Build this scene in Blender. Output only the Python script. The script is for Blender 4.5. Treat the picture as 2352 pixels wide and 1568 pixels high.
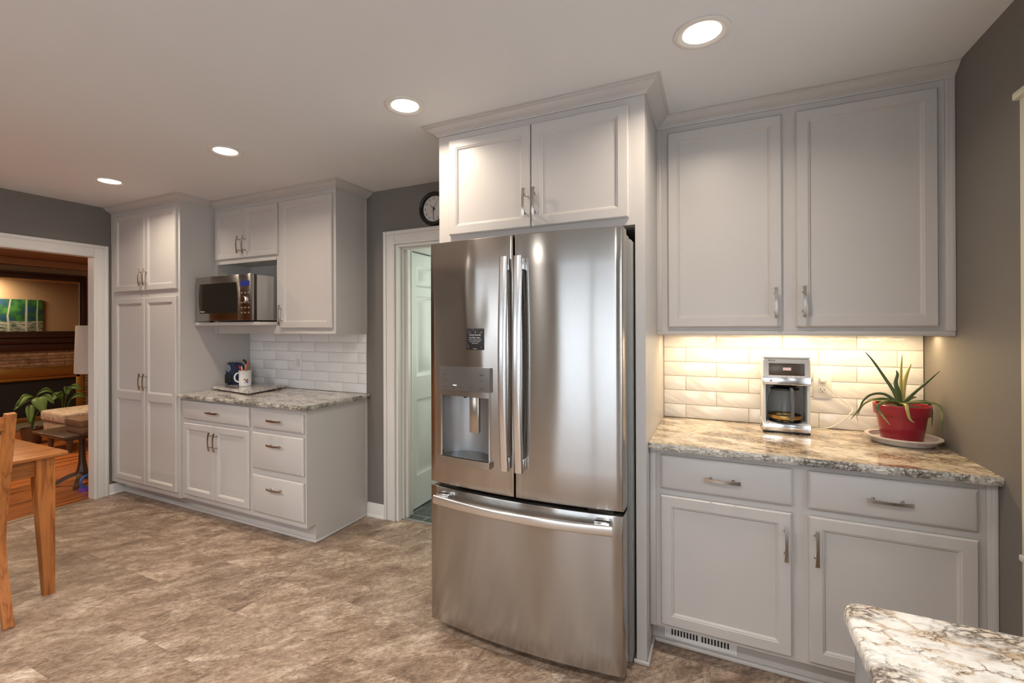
import bpy, bmesh, math, random
from mathutils import Vector, Matrix
random.seed(7)
for o in list(bpy.data.objects): bpy.data.objects.remove(o)
SC = bpy.context.scene
COL = SC.collection
PI = math.pi
# ---------------------------------------------------------------- camera
CAMY, CAMZ = -2.7272, 1.4132
YAW, PITCH, ROLL, F, CX, CY = 0.4464, 0.0015655, -0.003669, 1059.884, 1140.670, 749.539
def make_camera():
    fwd = Vector((-math.sin(YAW)*math.cos(PITCH), math.cos(YAW)*math.cos(PITCH), math.sin(PITCH)))
    right = Vector((math.cos(YAW), math.sin(YAW), 0)); up = right.cross(fwd)
    r = right*math.cos(ROLL)+up*math.sin(ROLL); u = -right*math.sin(ROLL)+up*math.cos(ROLL)
    cd = bpy.data.cameras.new('camera'); co = bpy.data.objects.new('camera', cd); COL.objects.link(co)
    m = Matrix((r, u, -fwd)).transposed().to_4x4(); m.translation = Vector((0, CAMY, CAMZ)); co.matrix_world = m
    cd.sensor_width = 36; cd.lens = 36*F/2352; cd.shift_x = (1176-CX)/2352; cd.shift_y = (CY-784)/2352
    cd.clip_start = .02; cd.clip_end = 100
    SC.camera = co
make_camera()
# ---------------------------------------------------------------- world, light, exposure
W = bpy.data.worlds.new('world'); SC.world = W; W.use_nodes = True
wn = W.node_tree; wn.nodes.clear()
wo = wn.nodes.new('ShaderNodeOutputWorld'); wb = wn.nodes.new('ShaderNodeBackground')
wb.inputs[0].default_value = (.80, .88, 1.0, 1); wb.inputs[1].default_value = 1.6
wn.links.new(wb.outputs[0], wo.inputs[0])
SC.view_settings.view_transform = 'Standard'; SC.view_settings.look = 'None'
SC.view_settings.exposure = 0.27; SC.view_settings.gamma = 1.0; SC.view_settings.use_curve_mapping = False
def area(name, loc, rot, size, power, color, sizey=None, spread=PI, shape=None):
    d = bpy.data.lights.new(name, 'AREA'); d.energy = power; d.color = color; d.size = size
    d.shape = shape or ('RECTANGLE' if sizey else 'SQUARE')
    if sizey: d.size_y = sizey
    d.spread = spread
    o = bpy.data.objects.new(name, d); COL.objects.link(o); o.location = loc; o.rotation_euler = rot
    return o
COOL = (.76, .88, 1.0); WARM = (1.0, .86, .70); REARC = (1.0, .955, .905)
area('patio_door_daylight', (-.45, -5.5, 1.15), (PI/2, 0, 0), 1.9, 19, COOL, 2.0)
area('dining_window_daylight', (-3.1, -5.5, 1.5), (PI/2, 0, 0), 1.3, 12, COOL, 1.2)
area('side_window_daylight', (1.15, -1.22, 1.40), (0, PI/2, 0), 1.2, 7, COOL, .7)
area('added_window_daylight', (1.12, -3.25, 1.58), (0, PI/2, 0), 1.0, 32, COOL, 1.5)  # daylight of an added unseen window, brightens the lower right cabinets
area('hall_daylight', (-1.3, 1.55, 1.6), (-PI/2, 0, .3), .9, 16, (.92, 1.0, .92), 1.3)
area('living_room_light', (-7.0, -.9, 2.38), (0, 0, 0), 1.2, 52, (1.0, .72, .46))
CAN_POWER = 5.8; REAR_POWER = 13.0
ZC = 2.432
# ---------------------------------------------------------------- materials
def mat(name):
    m = bpy.data.materials.new(name); m.use_nodes = True
    nt = m.node_tree; b = nt.nodes['Principled BSDF']; return m, nt, b
def N(nt, typ, **kw):
    n = nt.nodes.new(typ)
    for k, v in kw.items(): setattr(n, k, v)
    return n
def simple(name, col, rough=.5, metal=0, emit=None, es=0, bump=None, coat=0, trans=0, ior=1.45, alpha=1):
    m, nt, b = mat(name)
    b.inputs['Base Color'].default_value = (*col, 1); b.inputs['Roughness'].default_value = rough
    b.inputs['Metallic'].default_value = metal; b.inputs['Coat Weight'].default_value = coat
    b.inputs['IOR'].default_value = ior
    if trans: b.inputs['Transmission Weight'].default_value = trans
    if emit: b.inputs['Emission Color'].default_value = (*emit, 1); b.inputs['Emission Strength'].default_value = es
    if bump:
        t = N(nt, 'ShaderNodeTexCoord'); n = N(nt, 'ShaderNodeTexNoise'); n.inputs['Scale'].default_value = bump[0]
        n.inputs['Detail'].default_value = 2
        bp = N(nt, 'ShaderNodeBump'); bp.inputs['Strength'].default_value = bump[1]; bp.inputs['Distance'].default_value = .002
        nt.links.new(t.outputs['Object'], n.inputs['Vector']); nt.links.new(n.outputs[0], bp.inputs['Height'])
        nt.links.new(bp.outputs[0], b.inputs['Normal'])
    return m
def ramp(nt, stops, interp='LINEAR'):
    r = N(nt, 'ShaderNodeValToRGB'); r.color_ramp.interpolation = interp
    el = r.color_ramp.elements
    while len(el) < len(stops): el.new(.5)
    for e, (p, c) in zip(el, stops): e.position = p; e.color = (*c, 1) if len(c) == 3 else c
    return r
def mth(nt, op, a, b=None):
    n = N(nt, 'ShaderNodeMath', operation=op)
    for i, v in enumerate((a, b)):
        if v is None: continue
        if isinstance(v, (int, float)): n.inputs[i].default_value = v
        else: nt.links.new(v, n.inputs[i])
    return n.outputs[0]
def mix(nt, fac, a, b, blend='MIX'):
    n = N(nt, 'ShaderNodeMix', data_type='RGBA', blend_type=blend)
    for s, v in ((n.inputs[0], fac), (n.inputs[6], a), (n.inputs[7], b)):
        if isinstance(v, (int, float)): s.default_value = v
        elif isinstance(v, tuple): s.default_value = (*v, 1) if len(v) == 3 else v
        else: nt.links.new(v, s)
    return n.outputs[2]
def vmul(nt, v, k):
    n = N(nt, 'ShaderNodeVectorMath', operation='MULTIPLY'); nt.links.new(v, n.inputs[0]); n.inputs[1].default_value = k; return n.outputs[0]
def vadd(nt, a, b):
    n = N(nt, 'ShaderNodeVectorMath', operation='ADD'); nt.links.new(a, n.inputs[0]); nt.links.new(b, n.inputs[1]); return n.outputs[0]
def noise(nt, v, scale, detail=3, rough=.55, dist=0, out=0):
    n = N(nt, 'ShaderNodeTexNoise'); nt.links.new(v, n.inputs['Vector'])
    n.inputs['Scale'].default_value = scale; n.inputs['Detail'].default_value = detail
    n.inputs['Roughness'].default_value = rough; n.inputs['Distortion'].default_value = dist
    return n.outputs[out]

M = {}
M['cab'] = simple('cabinet paint', (.535, .505, .478), .36, bump=(300, .03))
M['wall'] = simple('grey wall paint', (.180, .163, .145), .62, bump=(220, .10))
M['ceil'] = simple('ceiling paint', (.73, .735, .74), .75, bump=(160, .10))
M['trim'] = simple('white trim paint', (.74, .72, .68), .38)
M['inside'] = simple('cabinet shadow gap', (.03, .025, .02), .8)
M['mark'] = simple('dark panel marks', (.06, .06, .06), .5)
M['button'] = simple('bronze buttons', (.40, .36, .32), .35, .7)
M['nickel'] = simple('satin nickel', (.50, .46, .42), .24, 1)
M['chrome'] = simple('bright steel', (.78, .78, .78), .16, 1)
M['grout'] = simple('warm grout', (.60, .52, .42), .8)
M['black'] = simple('black plastic', (.015, .015, .016), .35)
M['darkgrey'] = simple('dark grey enamel', (.24, .235, .225), .42)
M['white'] = simple('white plastic', (.80, .79, .77), .35)
M['hall'] = simple('pale hall paint', (.62, .66, .60), .6)
M['glass'] = simple('clear glass', (1, 1, 1), .02, trans=1, ior=1.45)
M['lens'] = simple('lit lamp lens', (.9, .9, .9), .4, emit=(1, .93, .82), es=6)
M['red'] = simple('red glazed pot', (.31, .010, .028), .28, coat=.3, bump=(14, .3))
M['saucer'] = simple('pale saucer', (.62, .56, .52), .38)
M['soil'] = simple('potting soil', (.04, .025, .015), .95, bump=(200, 1))
M['tan'] = simple('tan living room paint', (.42, .29, .175), .7)
M['tanceil'] = simple('tan living room ceiling', (.42, .26, .15), .8)
M['darkwood'] = simple('dark mahogany', (.035, .010, .007), .35, bump=(60, .4))
M['brass'] = simple('aged brass', (.50, .30, .10), .35, 1)
M['firebox'] = simple('sooty firebox', (.008, .008, .009), .6)
M['mirror'] = simple('mirror silvering', (.80, .78, .74), .02, 1)
M['linen'] = simple('linen lamp shade', (.62, .56, .48), .8, bump=(400, .2))
M['plant'] = simple('broad green leaf', (.085, .15, .035), .45)
M['blue'] = simple('dark blue plastic', (.02, .035, .10), .25)
M['screenblue'] = simple('lit blue display', (.01, .01, .03), .2, emit=(.05, .08, .5), es=.25)
M['lcd'] = simple('lit pale display', (.4, .3, .28), .3, emit=(.8, .55, .5), es=.5)
M['glassdark'] = simple('dark oven glass', (.02, .018, .015), .06)
M['toy'] = simple('blue toy plastic', (.06, .14, .42), .35)
M['toyp'] = simple('purple toy plastic', (.16, .05, .35), .35)
M['lime'] = simple('lime plastic', (.25, .75, .05), .4)
M['wicker'] = simple('brown woven box', (.20, .095, .045), .7, bump=(260, 1))
M['stone'] = simple('grey hearth stone', (.20, .17, .13), .8, bump=(40, .8))

def m_steel(name, col, rough, aniso, wav, tangent=(0, 0, 1)):
    m, nt, b = mat(name)
    b.inputs['Base Color'].default_value = (*col, 1); b.inputs['Metallic'].default_value = 1
    b.inputs['Anisotropic'].default_value = aniso
    t = N(nt, 'ShaderNodeTexCoord'); o = t.outputs['Object']
    k = (2, 2, 600)
    n = noise(nt, vmul(nt, o, k), 1, 2)
    r = N(nt, 'ShaderNodeMapRange'); nt.links.new(n, r.inputs[0]); r.inputs[3].default_value = rough*.97; r.inputs[4].default_value = rough*1.03
    nt.links.new(r.outputs[0], b.inputs['Roughness'])
    c = N(nt, 'ShaderNodeCombineXYZ')
    for i in range(3): c.inputs[i].default_value = tangent[i]
    nt.links.new(c.outputs[0], b.inputs['Tangent'])
    if wav:
        w = noise(nt, vmul(nt, o, (5, 5, 1.3)), 1, 1)
        bp = N(nt, 'ShaderNodeBump'); bp.inputs['Strength'].default_value = wav; bp.inputs['Distance'].default_value = .02
        nt.links.new(w, bp.inputs['Height']); nt.links.new(bp.outputs[0], b.inputs['Normal'])
    return m
M['steel'] = m_steel('brushed stainless steel', (.41, .39, .365), .19, .97, .12)
M['steelwavy'] = m_steel('brushed stainless steel with waves', (.42, .38, .34), .17, .95, .50)
M['steelbar'] = simple('satin handle steel', (.70, .69, .67), .26, 1)
M['steelside'] = m_steel('brushed dishwasher steel', (.55, .56, .57), .22, .6, .05)

def m_granite(name, cream, tan, dark, sc=1.0, darkamt=.5, stretch=(1, 2.2, 1), rough=.12, rot=.35, veinamt=1.0):
    m, nt, b = mat(name); t = N(nt, 'ShaderNodeTexCoord')
    mp = N(nt, 'ShaderNodeMapping'); mp.inputs['Rotation'].default_value = (0, 0, rot); nt.links.new(t.outputs['Object'], mp.inputs[0])
    o = vmul(nt, mp.outputs[0], tuple(k*sc for k in stretch))
    w = N(nt, 'ShaderNodeVectorMath', operation='SUBTRACT'); nt.links.new(noise(nt, o, 12, 6, .65, out=1), w.inputs[0]); w.inputs[1].default_value = (.5, .5, .5)
    v = vadd(nt, o, vmul(nt, w.outputs[0], (.13, .13, .13)))
    base = ramp(nt, [(.30, tuple(k*.78 for k in cream)), (.44, cream), (.58, tuple(min(.9, k*1.10+.03) for k in cream)), (.72, tuple(k*.86 for k in cream))]); nt.links.new(noise(nt, v, 13, 7, .62), base.inputs[0])
    def edges(scale, width):
        vo = N(nt, 'ShaderNodeTexVoronoi', feature='DISTANCE_TO_EDGE'); nt.links.new(v, vo.inputs['Vector']); vo.inputs['Scale'].default_value = scale
        r = N(nt, 'ShaderNodeMapRange'); nt.links.new(vo.outputs[0], r.inputs[0]); r.inputs[1].default_value = 0; r.inputs[2].default_value = width
        r.inputs[3].default_value = 1; r.inputs[4].default_value = 0; return r.outputs[0]
    def mask(scale, lo, hi, seed=0.):
        mm = N(nt, 'ShaderNodeMapping'); mm.inputs['Location'].default_value = (seed, seed*.7, seed*1.3); nt.links.new(o, mm.inputs[0])
        r = N(nt, 'ShaderNodeMapRange'); nt.links.new(noise(nt, mm.outputs[0], scale, 5, .6), r.inputs[0]); r.inputs[1].default_value = lo; r.inputs[2].default_value = hi; return r.outputs[0]
    # warm halo patches, fine tan flakes, broken dark veins, dark clusters of small pebbles
    c = mix(nt, mth(nt, 'MULTIPLY', mask(7, .50, .66, 3.), .55), base.outputs[0], tan)
    c = mix(nt, mth(nt, 'MULTIPLY', mth(nt, 'MULTIPLY', edges(11, .10), mask(9, .47, .56, 7.)), .8*veinamt), c, tan)
    c = mix(nt, mth(nt, 'MULTIPLY', mth(nt, 'MULTIPLY', edges(11, .035), mask(10, .50, .57, 1.)), .9*veinamt), c, dark)
    cl = mask(3.4, .60-.16*darkamt, .69-.16*darkamt, 5.)
    c = mix(nt, mth(nt, 'MULTIPLY', cl, .35), c, tan)
    c = mix(nt, mth(nt, 'MULTIPLY', mth(nt, 'MULTIPLY', edges(27, .26), cl), .92), c, dark)
    c = mix(nt, mth(nt, 'MULTIPLY', mask(22, .64, .70, 9.), .5*darkamt+.25), c, dark)
    nt.links.new(c, b.inputs['Base Color']); b.inputs['Roughness'].default_value = rough
    b.inputs['Coat Weight'].default_value = .3; b.inputs['Coat Roughness'].default_value = .05
    return m
M['granite'] = m_granite('cream and brown granite', (.70, .62, .49), (.36, .22, .10), (.050, .032, .022), 1.35, .85, (1, 2.0, 1))
M['granite2'] = m_granite('pale cream granite', (.88, .84, .76), (.50, .32, .16), (.060, .042, .032), 1.45, .75, (1, 1.7, 1), .12, -.25)
M['graniteL'] = m_granite('taupe granite', (.58, .53, .48), (.26, .19, .15), (.07, .06, .06), 1.2, .6)
M['graniteedge'] = m_granite('rough granite edge', (.56, .53, .47), (.28, .24, .19), (.030, .026, .022), 2.3, .9, (1, 1, 1), .5)

def m_floor():
    m, nt, b = mat('travertine vinyl tile'); t = N(nt, 'ShaderNodeTexCoord'); o = t.outputs['Object']
    s = N(nt, 'ShaderNodeSeparateXYZ'); nt.links.new(o, s.inputs[0])
    P = .3048; L = .6096
    yr = mth(nt, 'DIVIDE', mth(nt, 'ADD', s.outputs[1], 1.524), P); row = mth(nt, 'FLOOR', yr)
    off = mth(nt, 'MULTIPLY', mth(nt, 'MODULO', mth(nt, 'ADD', row, 100), 2), .5)
    xr = mth(nt, 'ADD', mth(nt, 'DIVIDE', mth(nt, 'ADD', s.outputs[0], 1.860), L), off); col = mth(nt, 'FLOOR', xr)
    cv = N(nt, 'ShaderNodeCombineXYZ'); nt.links.new(row, cv.inputs[0]); nt.links.new(col, cv.inputs[1])
    wn_ = N(nt, 'ShaderNodeTexWhiteNoise', noise_dimensions='3D'); nt.links.new(cv.outputs[0], wn_.inputs[0])
    rnd = wn_.outputs[0]; rv = vmul(nt, wn_.outputs[1], (17, 13, 11))
    ang = N(nt, 'ShaderNodeVectorRotate'); ang.rotation_type = 'Z_AXIS'
    nt.links.new(o, ang.inputs['Vector']); nt.links.new(mth(nt, 'ADD', mth(nt, 'MULTIPLY', rnd, .30), -.95), ang.inputs['Angle'])
    v = vadd(nt, ang.outputs[0], rv); vs = vmul(nt, v, (.95, 2.1, 1))
    a = noise(nt, vs, 5.0, 10, .74, .4)
    r1 = ramp(nt, [(.32, (.150, .100, .067)), (.45, (.270, .188, .133)), (.56, (.40, .303, .228)), (.69, (.62, .52, .42))]); nt.links.new(a, r1.inputs[0])
    f = noise(nt, vs, 40, 8, .8)
    r2 = ramp(nt, [(.36, (.34, .29, .26)), (.5, (1, 1, 1)), (.62, (1.40, 1.38, 1.34))]); nt.links.new(f, r2.inputs[0])
    c = mix(nt, .75, r1.outputs[0], r2.outputs[0], 'MULTIPLY')
    vo = N(nt, 'ShaderNodeTexVoronoi', feature='DISTANCE_TO_EDGE'); vo.inputs['Scale'].default_value = 13
    nt.links.new(vadd(nt, vs, vmul(nt, noise(nt, vs, 8, 4, out=1), (.22, .22, .22))), vo.inputs['Vector'])
    cr = N(nt, 'ShaderNodeMapRange'); nt.links.new(vo.outputs[0], cr.inputs[0]); cr.inputs[2].default_value = .05; cr.inputs[3].default_value = 1; cr.inputs[4].default_value = 0
    mk = ramp(nt, [(.46, (0, 0, 0)), (.6, (1, 1, 1))]); nt.links.new(noise(nt, vs, 4.2, 2), mk.inputs[0])
    c = mix(nt, mth(nt, 'MULTIPLY', mth(nt, 'MULTIPLY', cr.outputs[0], mk.outputs[0]), .75), c, (.12, .075, .045))
    tint = ramp(nt, [(0, (.88, .87, .86)), (.5, (1, .99, .98)), (1, (1.10, 1.09, 1.08))]); nt.links.new(rnd, tint.inputs[0])
    c = mix(nt, 1.0, c, tint.outputs[0], 'MULTIPLY')
    # thin seams between tiles
    fx = mth(nt, 'FRACT', xr); fy = mth(nt, 'FRACT', yr)
    ex = mth(nt, 'MULTIPLY', mth(nt, 'MINIMUM', fx, mth(nt, 'SUBTRACT', 1, fx)), L); ey = mth(nt, 'MULTIPLY', mth(nt, 'MINIMUM', fy, mth(nt, 'SUBTRACT', 1, fy)), P)
    e = mth(nt, 'LESS_THAN', mth(nt, 'MINIMUM', ex, ey), .0011)
    c = mix(nt, mth(nt, 'MULTIPLY', e, .30), c, (.16, .12, .09))
    nt.links.new(c, b.inputs['Base Color']); b.inputs['Roughness'].default_value = .42
    bp = N(nt, 'ShaderNodeBump'); bp.inputs['Strength'].default_value = .15; bp.inputs['Distance'].default_value = .003
    nt.links.new(f, bp.inputs['Height']); nt.links.new(bp.outputs[0], b.inputs['Normal'])
    return m
M['floor'] = m_floor()

def m_wood(name, c1, c2, scale=(1, 1, 1), rough=.35, planks=None, coat=.2):
    m, nt, b = mat(name); t = N(nt, 'ShaderNodeTexCoord'); o = t.outputs['Object']
    v = vmul(nt, o, scale)
    if planks:
        s = N(nt, 'ShaderNodeSeparateXYZ'); nt.links.new(o, s.inputs[0])
        row = mth(nt, 'FLOOR', mth(nt, 'DIVIDE', s.outputs[planks[0]], planks[1]))
        wn_ = N(nt, 'ShaderNodeTexWhiteNoise', noise_dimensions='1D'); nt.links.new(row, wn_.inputs['W'])
        v = vadd(nt, v, vmul(nt, wn_.outputs[1], (9, 9, 9)))
    n = noise(nt, v, 1, 4, .6, 1.2)
    r = ramp(nt, [(.34, c2), (.5, c1), (.68, tuple(min(1, x*1.2) for x in c1))]); nt.links.new(n, r.inputs[0])
    c = r.outputs[0]
    if planks:
        tn = ramp(nt, [(0, (.7, .7, .7)), (1, (1.2, 1.2, 1.2))]); nt.links.new(wn_.outputs[0], tn.inputs[0]); c = mix(nt, 1.0, c, tn.outputs[0], 'MULTIPLY')
    nt.links.new(c, b.inputs['Base Color']); b.inputs['Roughness'].default_value = rough; b.inputs['Coat Weight'].default_value = coat
    return m
M['oak'] = m_wood('golden oak', (.42, .150, .036), (.25, .075, .016), (42, 42, 2.6), .3)
M['oakh'] = m_wood('golden oak along the board', (.42, .150, .036), (.25, .075, .016), (30, 2.2, 60), .28)
M['hardwood'] = m_wood('orange hardwood floor', (.40, .125, .030), (.20, .052, .012), (14, 2.0, 3), .3, (0, .083))
M['walnut'] = m_wood('dark walnut', (.085, .042, .020), (.035, .018, .010), (12, 12, 3), .3)

def m_brickish(name, c1, c2, mortar, w, h, rough=.85, bump=1.0, axis='x', msize=.012):
    m, nt, b = mat(name); t = N(nt, 'ShaderNodeTexCoord'); o = t.outputs['Object']
    s = N(nt, 'ShaderNodeSeparateXYZ'); nt.links.new(o, s.inputs[0]); c = N(nt, 'ShaderNodeCombineXYZ')
    a, bb = {'x': (0, 2), 'y': (1, 2), 'f': (0, 1)}[axis]
    nt.links.new(s.outputs[a], c.inputs[0]); nt.links.new(s.outputs[bb], c.inputs[1])
    br = N(nt, 'ShaderNodeTexBrick'); nt.links.new(c.outputs[0], br.inputs[0])
    br.inputs['Color1'].default_value = (*c1, 1); br.inputs['Color2'].default_value = (*c2, 1); br.inputs['Mortar'].default_value = (*mortar, 1)
    br.inputs['Scale'].default_value = 1; br.inputs['Brick Width'].default_value = w; br.inputs['Row Height'].default_value = h
    br.inputs['Mortar Size'].default_value = msize; br.inputs['Mortar Smooth'].default_value = .4
    nz = ramp(nt, [(.3, (.6, .6, .6)), (.7, (1.3, 1.3, 1.3))]); nt.links.new(noise(nt, o, 14, 4), nz.inputs[0])
    nt.links.new(mix(nt, 1.0, br.outputs[0], nz.outputs[0], 'MULTIPLY'), b.inputs['Base Color']); b.inputs['Roughness'].default_value = rough
    bp = N(nt, 'ShaderNodeBump'); bp.inputs['Strength'].default_value = bump; bp.inputs['Distance'].default_value = .01; bp.invert = True
    nt.links.new(br.outputs[1], bp.inputs['Height']); nt.links.new(bp.outputs[0], b.inputs['Normal'])
    return m
M['brick'] = m_brickish('brown ledge stone', (.34, .20, .115), (.20, .12, .07), (.13, .08, .045), .41, .048, axis='y', msize=.006)
M['slate'] = m_brickish('dark slate tile', (.060, .068, .062), (.10, .11, .105), (.22, .22, .20), .30, .15, .45, .6, 'f', .006)

def m_tile(name, col):
    m, nt, b = mat(name); t = N(nt, 'ShaderNodeTexCoord'); o = t.outputs['Object']
    b.inputs['Base Color'].default_value = (*col, 1); b.inputs['Roughness'].default_value = .10
    b.inputs['Coat Weight'].default_value = .5; b.inputs['Coat Roughness'].default_value = .04
    s = N(nt, 'ShaderNodeSeparateXYZ'); nt.links.new(o, s.inputs[0])
    c = N(nt, 'ShaderNodeCombineXYZ'); nt.links.new(s.outputs[0], c.inputs[0]); nt.links.new(s.outputs[2], c.inputs[1])
    nt.links.new(mth(nt, 'MULTIPLY', mth(nt, 'FLOOR', mth(nt, 'DIVIDE', mth(nt, 'SUBTRACT', s.outputs[2], .911), .0775)), 3.7), c.inputs[2])
    r = N(nt, 'ShaderNodeVectorRotate'); r.rotation_type = 'Z_AXIS'; r.inputs['Angle'].default_value = .5; nt.links.new(c.outputs[0], r.inputs['Vector'])
    n = noise(nt, vmul(nt, r.outputs[0], (6, 24, 1)), 1, 1.5)
    bp = N(nt, 'ShaderNodeBump'); bp.inputs['Strength'].default_value = .65; bp.inputs['Distance'].default_value = .010
    nt.links.new(n, bp.inputs['Height']); nt.links.new(bp.outputs[0], b.inputs['Normal'])
    return m
M['tile'] = m_tile('wavy white glazed tile', (.84, .83, .81))

def m_leaf():
    m, nt, b = mat('aloe leaf'); t = N(nt, 'ShaderNodeTexCoord')
    r = ramp(nt, [(.35, (.075, .125, .040)), (.5, (.17, .22, .07)), (.68, (.42, .36, .15))]); nt.links.new(noise(nt, t.outputs['Object'], 16, 2), r.inputs[0])
    nt.links.new(r.outputs[0], b.inputs['Base Color']); b.inputs['Roughness'].default_value = .45; return m
M['aloe'] = m_leaf()
M['aloedark'] = simple('deep green aloe leaf', (.075, .115, .045), .42)
M['aloepale'] = simple('pale yellow aloe leaf', (.42, .38, .14), .5)

def m_floral():
    m, nt, b = mat('floral upholstery'); t = N(nt, 'ShaderNodeTexCoord')
    r = ramp(nt, [(.40, (.28, .21, .16)), (.50, (.52, .44, .35)), (.60, (.40, .28, .21))]); nt.links.new(noise(nt, t.outputs['Object'], 13, 4, .6, 1), r.inputs[0])
    nt.links.new(r.outputs[0], b.inputs['Base Color']); b.inputs['Roughness'].default_value = .9; return m
M['floral'] = m_floral()

def m_painting():
    m, nt, b = mat('forest canvas'); t = N(nt, 'ShaderNodeTexCoord'); o = t.outputs['Object']
    s = N(nt, 'ShaderNodeSeparateXYZ'); nt.links.new(o, s.inputs[0])
    g = ramp(nt, [(.38, (.010, .05, .13)), (.5, (.012, .09, .03)), (.65, (.05, .20, .04))]); nt.links.new(noise(nt, o, 5, 4), g.inputs[0])
    w = ramp(nt, [(.4, (.05, .09, .07)), (.6, (.50, .55, .50))]); nt.links.new(noise(nt, vmul(nt, o, (1, 2, 9)), 3, 3), w.inputs[0])
    c = mix(nt, mth(nt, 'LESS_THAN', s.outputs[2], -.12), g.outputs[0], w.outputs[0])
    nt.links.new(c, b.inputs['Base Color']); b.inputs['Roughness'].default_value = .6; return m
M['painting'] = m_painting()
M['birch'] = simple('painted birch bark', (.42, .45, .36), .6, bump=(30, .5))

# ---------------------------------------------------------------- mesh helpers
class MB:
    def __init__(s): s.bm = bmesh.new()
    def box(s, x0, x1, y0, y1, z0, z1, bev=0, seg=2):
        b = bmesh.new(); bmesh.ops.create_cube(b, size=1)
        for v in b.verts: v.co = Vector((x0+(v.co.x+.5)*(x1-x0), y0+(v.co.y+.5)*(y1-y0), z0+(v.co.z+.5)*(z1-z0)))
        if bev: bmesh.ops.bevel(b, geom=b.edges[:], offset=bev, segments=seg, affect='EDGES', profile=.5, clamp_overlap=True)
        s.add(b); return s
    def add(s, b, mtx=None):
        if mtx: b.transform(mtx)
        me = bpy.data.meshes.new('t'); b.to_mesh(me); s.bm.from_mesh(me); bpy.data.meshes.remove(me); b.free(); return s
    def lathe(s, prof, c, n=32, axis='z', caps=True, arc=None):
        c = Vector(c); rings = []
        for r, h in prof:
            ring = []
            for i in range(n):
                a = 2*PI*i/n
                p = Vector((r*math.cos(a), r*math.sin(a), h))
                if axis == 'y': p = Vector((p.x, h, p.y))
                if axis == 'x': p = Vector((h, p.x, p.y))
                ring.append(s.bm.verts.new(p+c))
            rings.append(ring)
        for a, b in zip(rings, rings[1:]):
            for i in range(n): s.bm.faces.new((a[i], a[(i+1) % n], b[(i+1) % n], b[i]))
        if caps:
            if prof[0][0] > 1e-5: s.bm.faces.new(rings[0])
            if prof[-1][0] > 1e-5: s.bm.faces.new(rings[-1])
        return s
    def sweep(s, pts, sec, up=(0, 0, 1), scales=None, caps=True, smooth_pts=0):
        pts = [Vector(p) for p in pts]
        if smooth_pts: pts, scales = catmull(pts, smooth_pts, scales)
        n = len(pts); rings = []; U = Vector(up)
        for i, p in enumerate(pts):
            t = (pts[min(i+1, n-1)]-pts[max(i-1, 0)]).normalized()
            a = t.cross(U)
            if a.length < 1e-4: a = t.cross(Vector((1, 0, 0)))
            a.normalize(); b = a.cross(t).normalized(); k = scales[i] if scales else 1
            rings.append([s.bm.verts.new(p+a*(q[0]*k)+b*(q[1]*k)) for q in sec])
        m = len(sec)
        for A, B in zip(rings, rings[1:]):
            for i in range(m): s.bm.faces.new((A[i], A[(i+1) % m], B[(i+1) % m], B[i]))
        if caps: s.bm.faces.new(rings[0][::-1]); s.bm.faces.new(rings[-1])
        return s
    def tube(s, pts, r, n=10, scales=None, sm=0): return s.sweep(pts, [(r*math.cos(2*PI*i/n), r*math.sin(2*PI*i/n)) for i in range(n)], scales=scales, smooth_pts=sm)
    def prism(s, poly, axis, a, b):
        def mk(p, h): return {'x': Vector((h, p[0], p[1])), 'y': Vector((p[0], h, p[1])), 'z': Vector((p[0], p[1], h))}[axis]
        A = [s.bm.verts.new(mk(p, a)) for p in poly]; B = [s.bm.verts.new(mk(p, b)) for p in poly]
        n = len(poly)
        for i in range(n): s.bm.faces.new((A[i], A[(i+1) % n], B[(i+1) % n], B[i]))
        s.bm.faces.new(A[::-1]); s.bm.faces.new(B); return s
    def rings(s, x0, x1, z0, z1, yb, prof):
        """front facing -y: prof = (inset, forward) pairs, last one is capped"""
        R = []
        for ins, fw in prof:
            R.append([s.bm.verts.new((x, yb-fw, z)) for x, z in ((x0+ins, z0+ins), (x1-ins, z0+ins), (x1-ins, z1-ins), (x0+ins, z1-ins))])
        for A, B in zip(R, R[1:]):
            for i in range(4): s.bm.faces.new((A[i], A[(i+1) % 4], B[(i+1) % 4], B[i]))
        s.bm.faces.new(R[-1]); s.bm.faces.new(R[0][::-1]); return s
def catmull(pts, k, scales=None):
    out = []; so = []
    n = len(pts)
    for i in range(n-1):
        p0, p1, p2, p3 = pts[max(i-1, 0)], pts[i], pts[i+1], pts[min(i+2, n-1)]
        for j in range(k):
            t = j/k
            out.append(.5*((2*p1)+(-p0+p2)*t+(2*p0-5*p1+4*p2-p3)*t*t+(-p0+3*p1-3*p2+p3)*t**3))
            if scales: so.append(scales[i]*(1-t)+scales[i+1]*t)
    out.append(pts[-1])
    if scales: so.append(scales[-1])
    return out, (so if scales else None)
def world_origin(o):
    v = Vector((0, 0, 0))
    while o: v += o.location; o = o.parent
    return v
def obj(name, mb, m, parent=None, origin=None, smooth=True, weld=False):
    bm = mb.bm
    if weld: bmesh.ops.remove_doubles(bm, verts=bm.verts, dist=1e-6)
    bmesh.ops.recalc_face_normals(bm, faces=bm.faces)
    if smooth:
        for f in bm.faces:
            f.smooth = len(f.verts) <= 6
        for e in bm.edges:
            if len(e.link_faces) == 2 and e.calc_face_angle(0) > math.radians(32): e.smooth = False
        for f in bm.faces:
            if len(f.verts) > 6: 
                for e in f.edges: e.smooth = False
    org = world_origin(parent) if parent else Vector(origin or (0, 0, 0))
    if org.length > 0: bmesh.ops.translate(bm, verts=bm.verts, vec=-org)
    me = bpy.data.meshes.new(name); bm.to_mesh(me); bm.free()
    me.materials.append(m if not isinstance(m, str) else M[m])
    o = bpy.data.objects.new(name, me); COL.objects.link(o)
    if parent: o.parent = parent
    else: o.location = org
    return o
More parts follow.
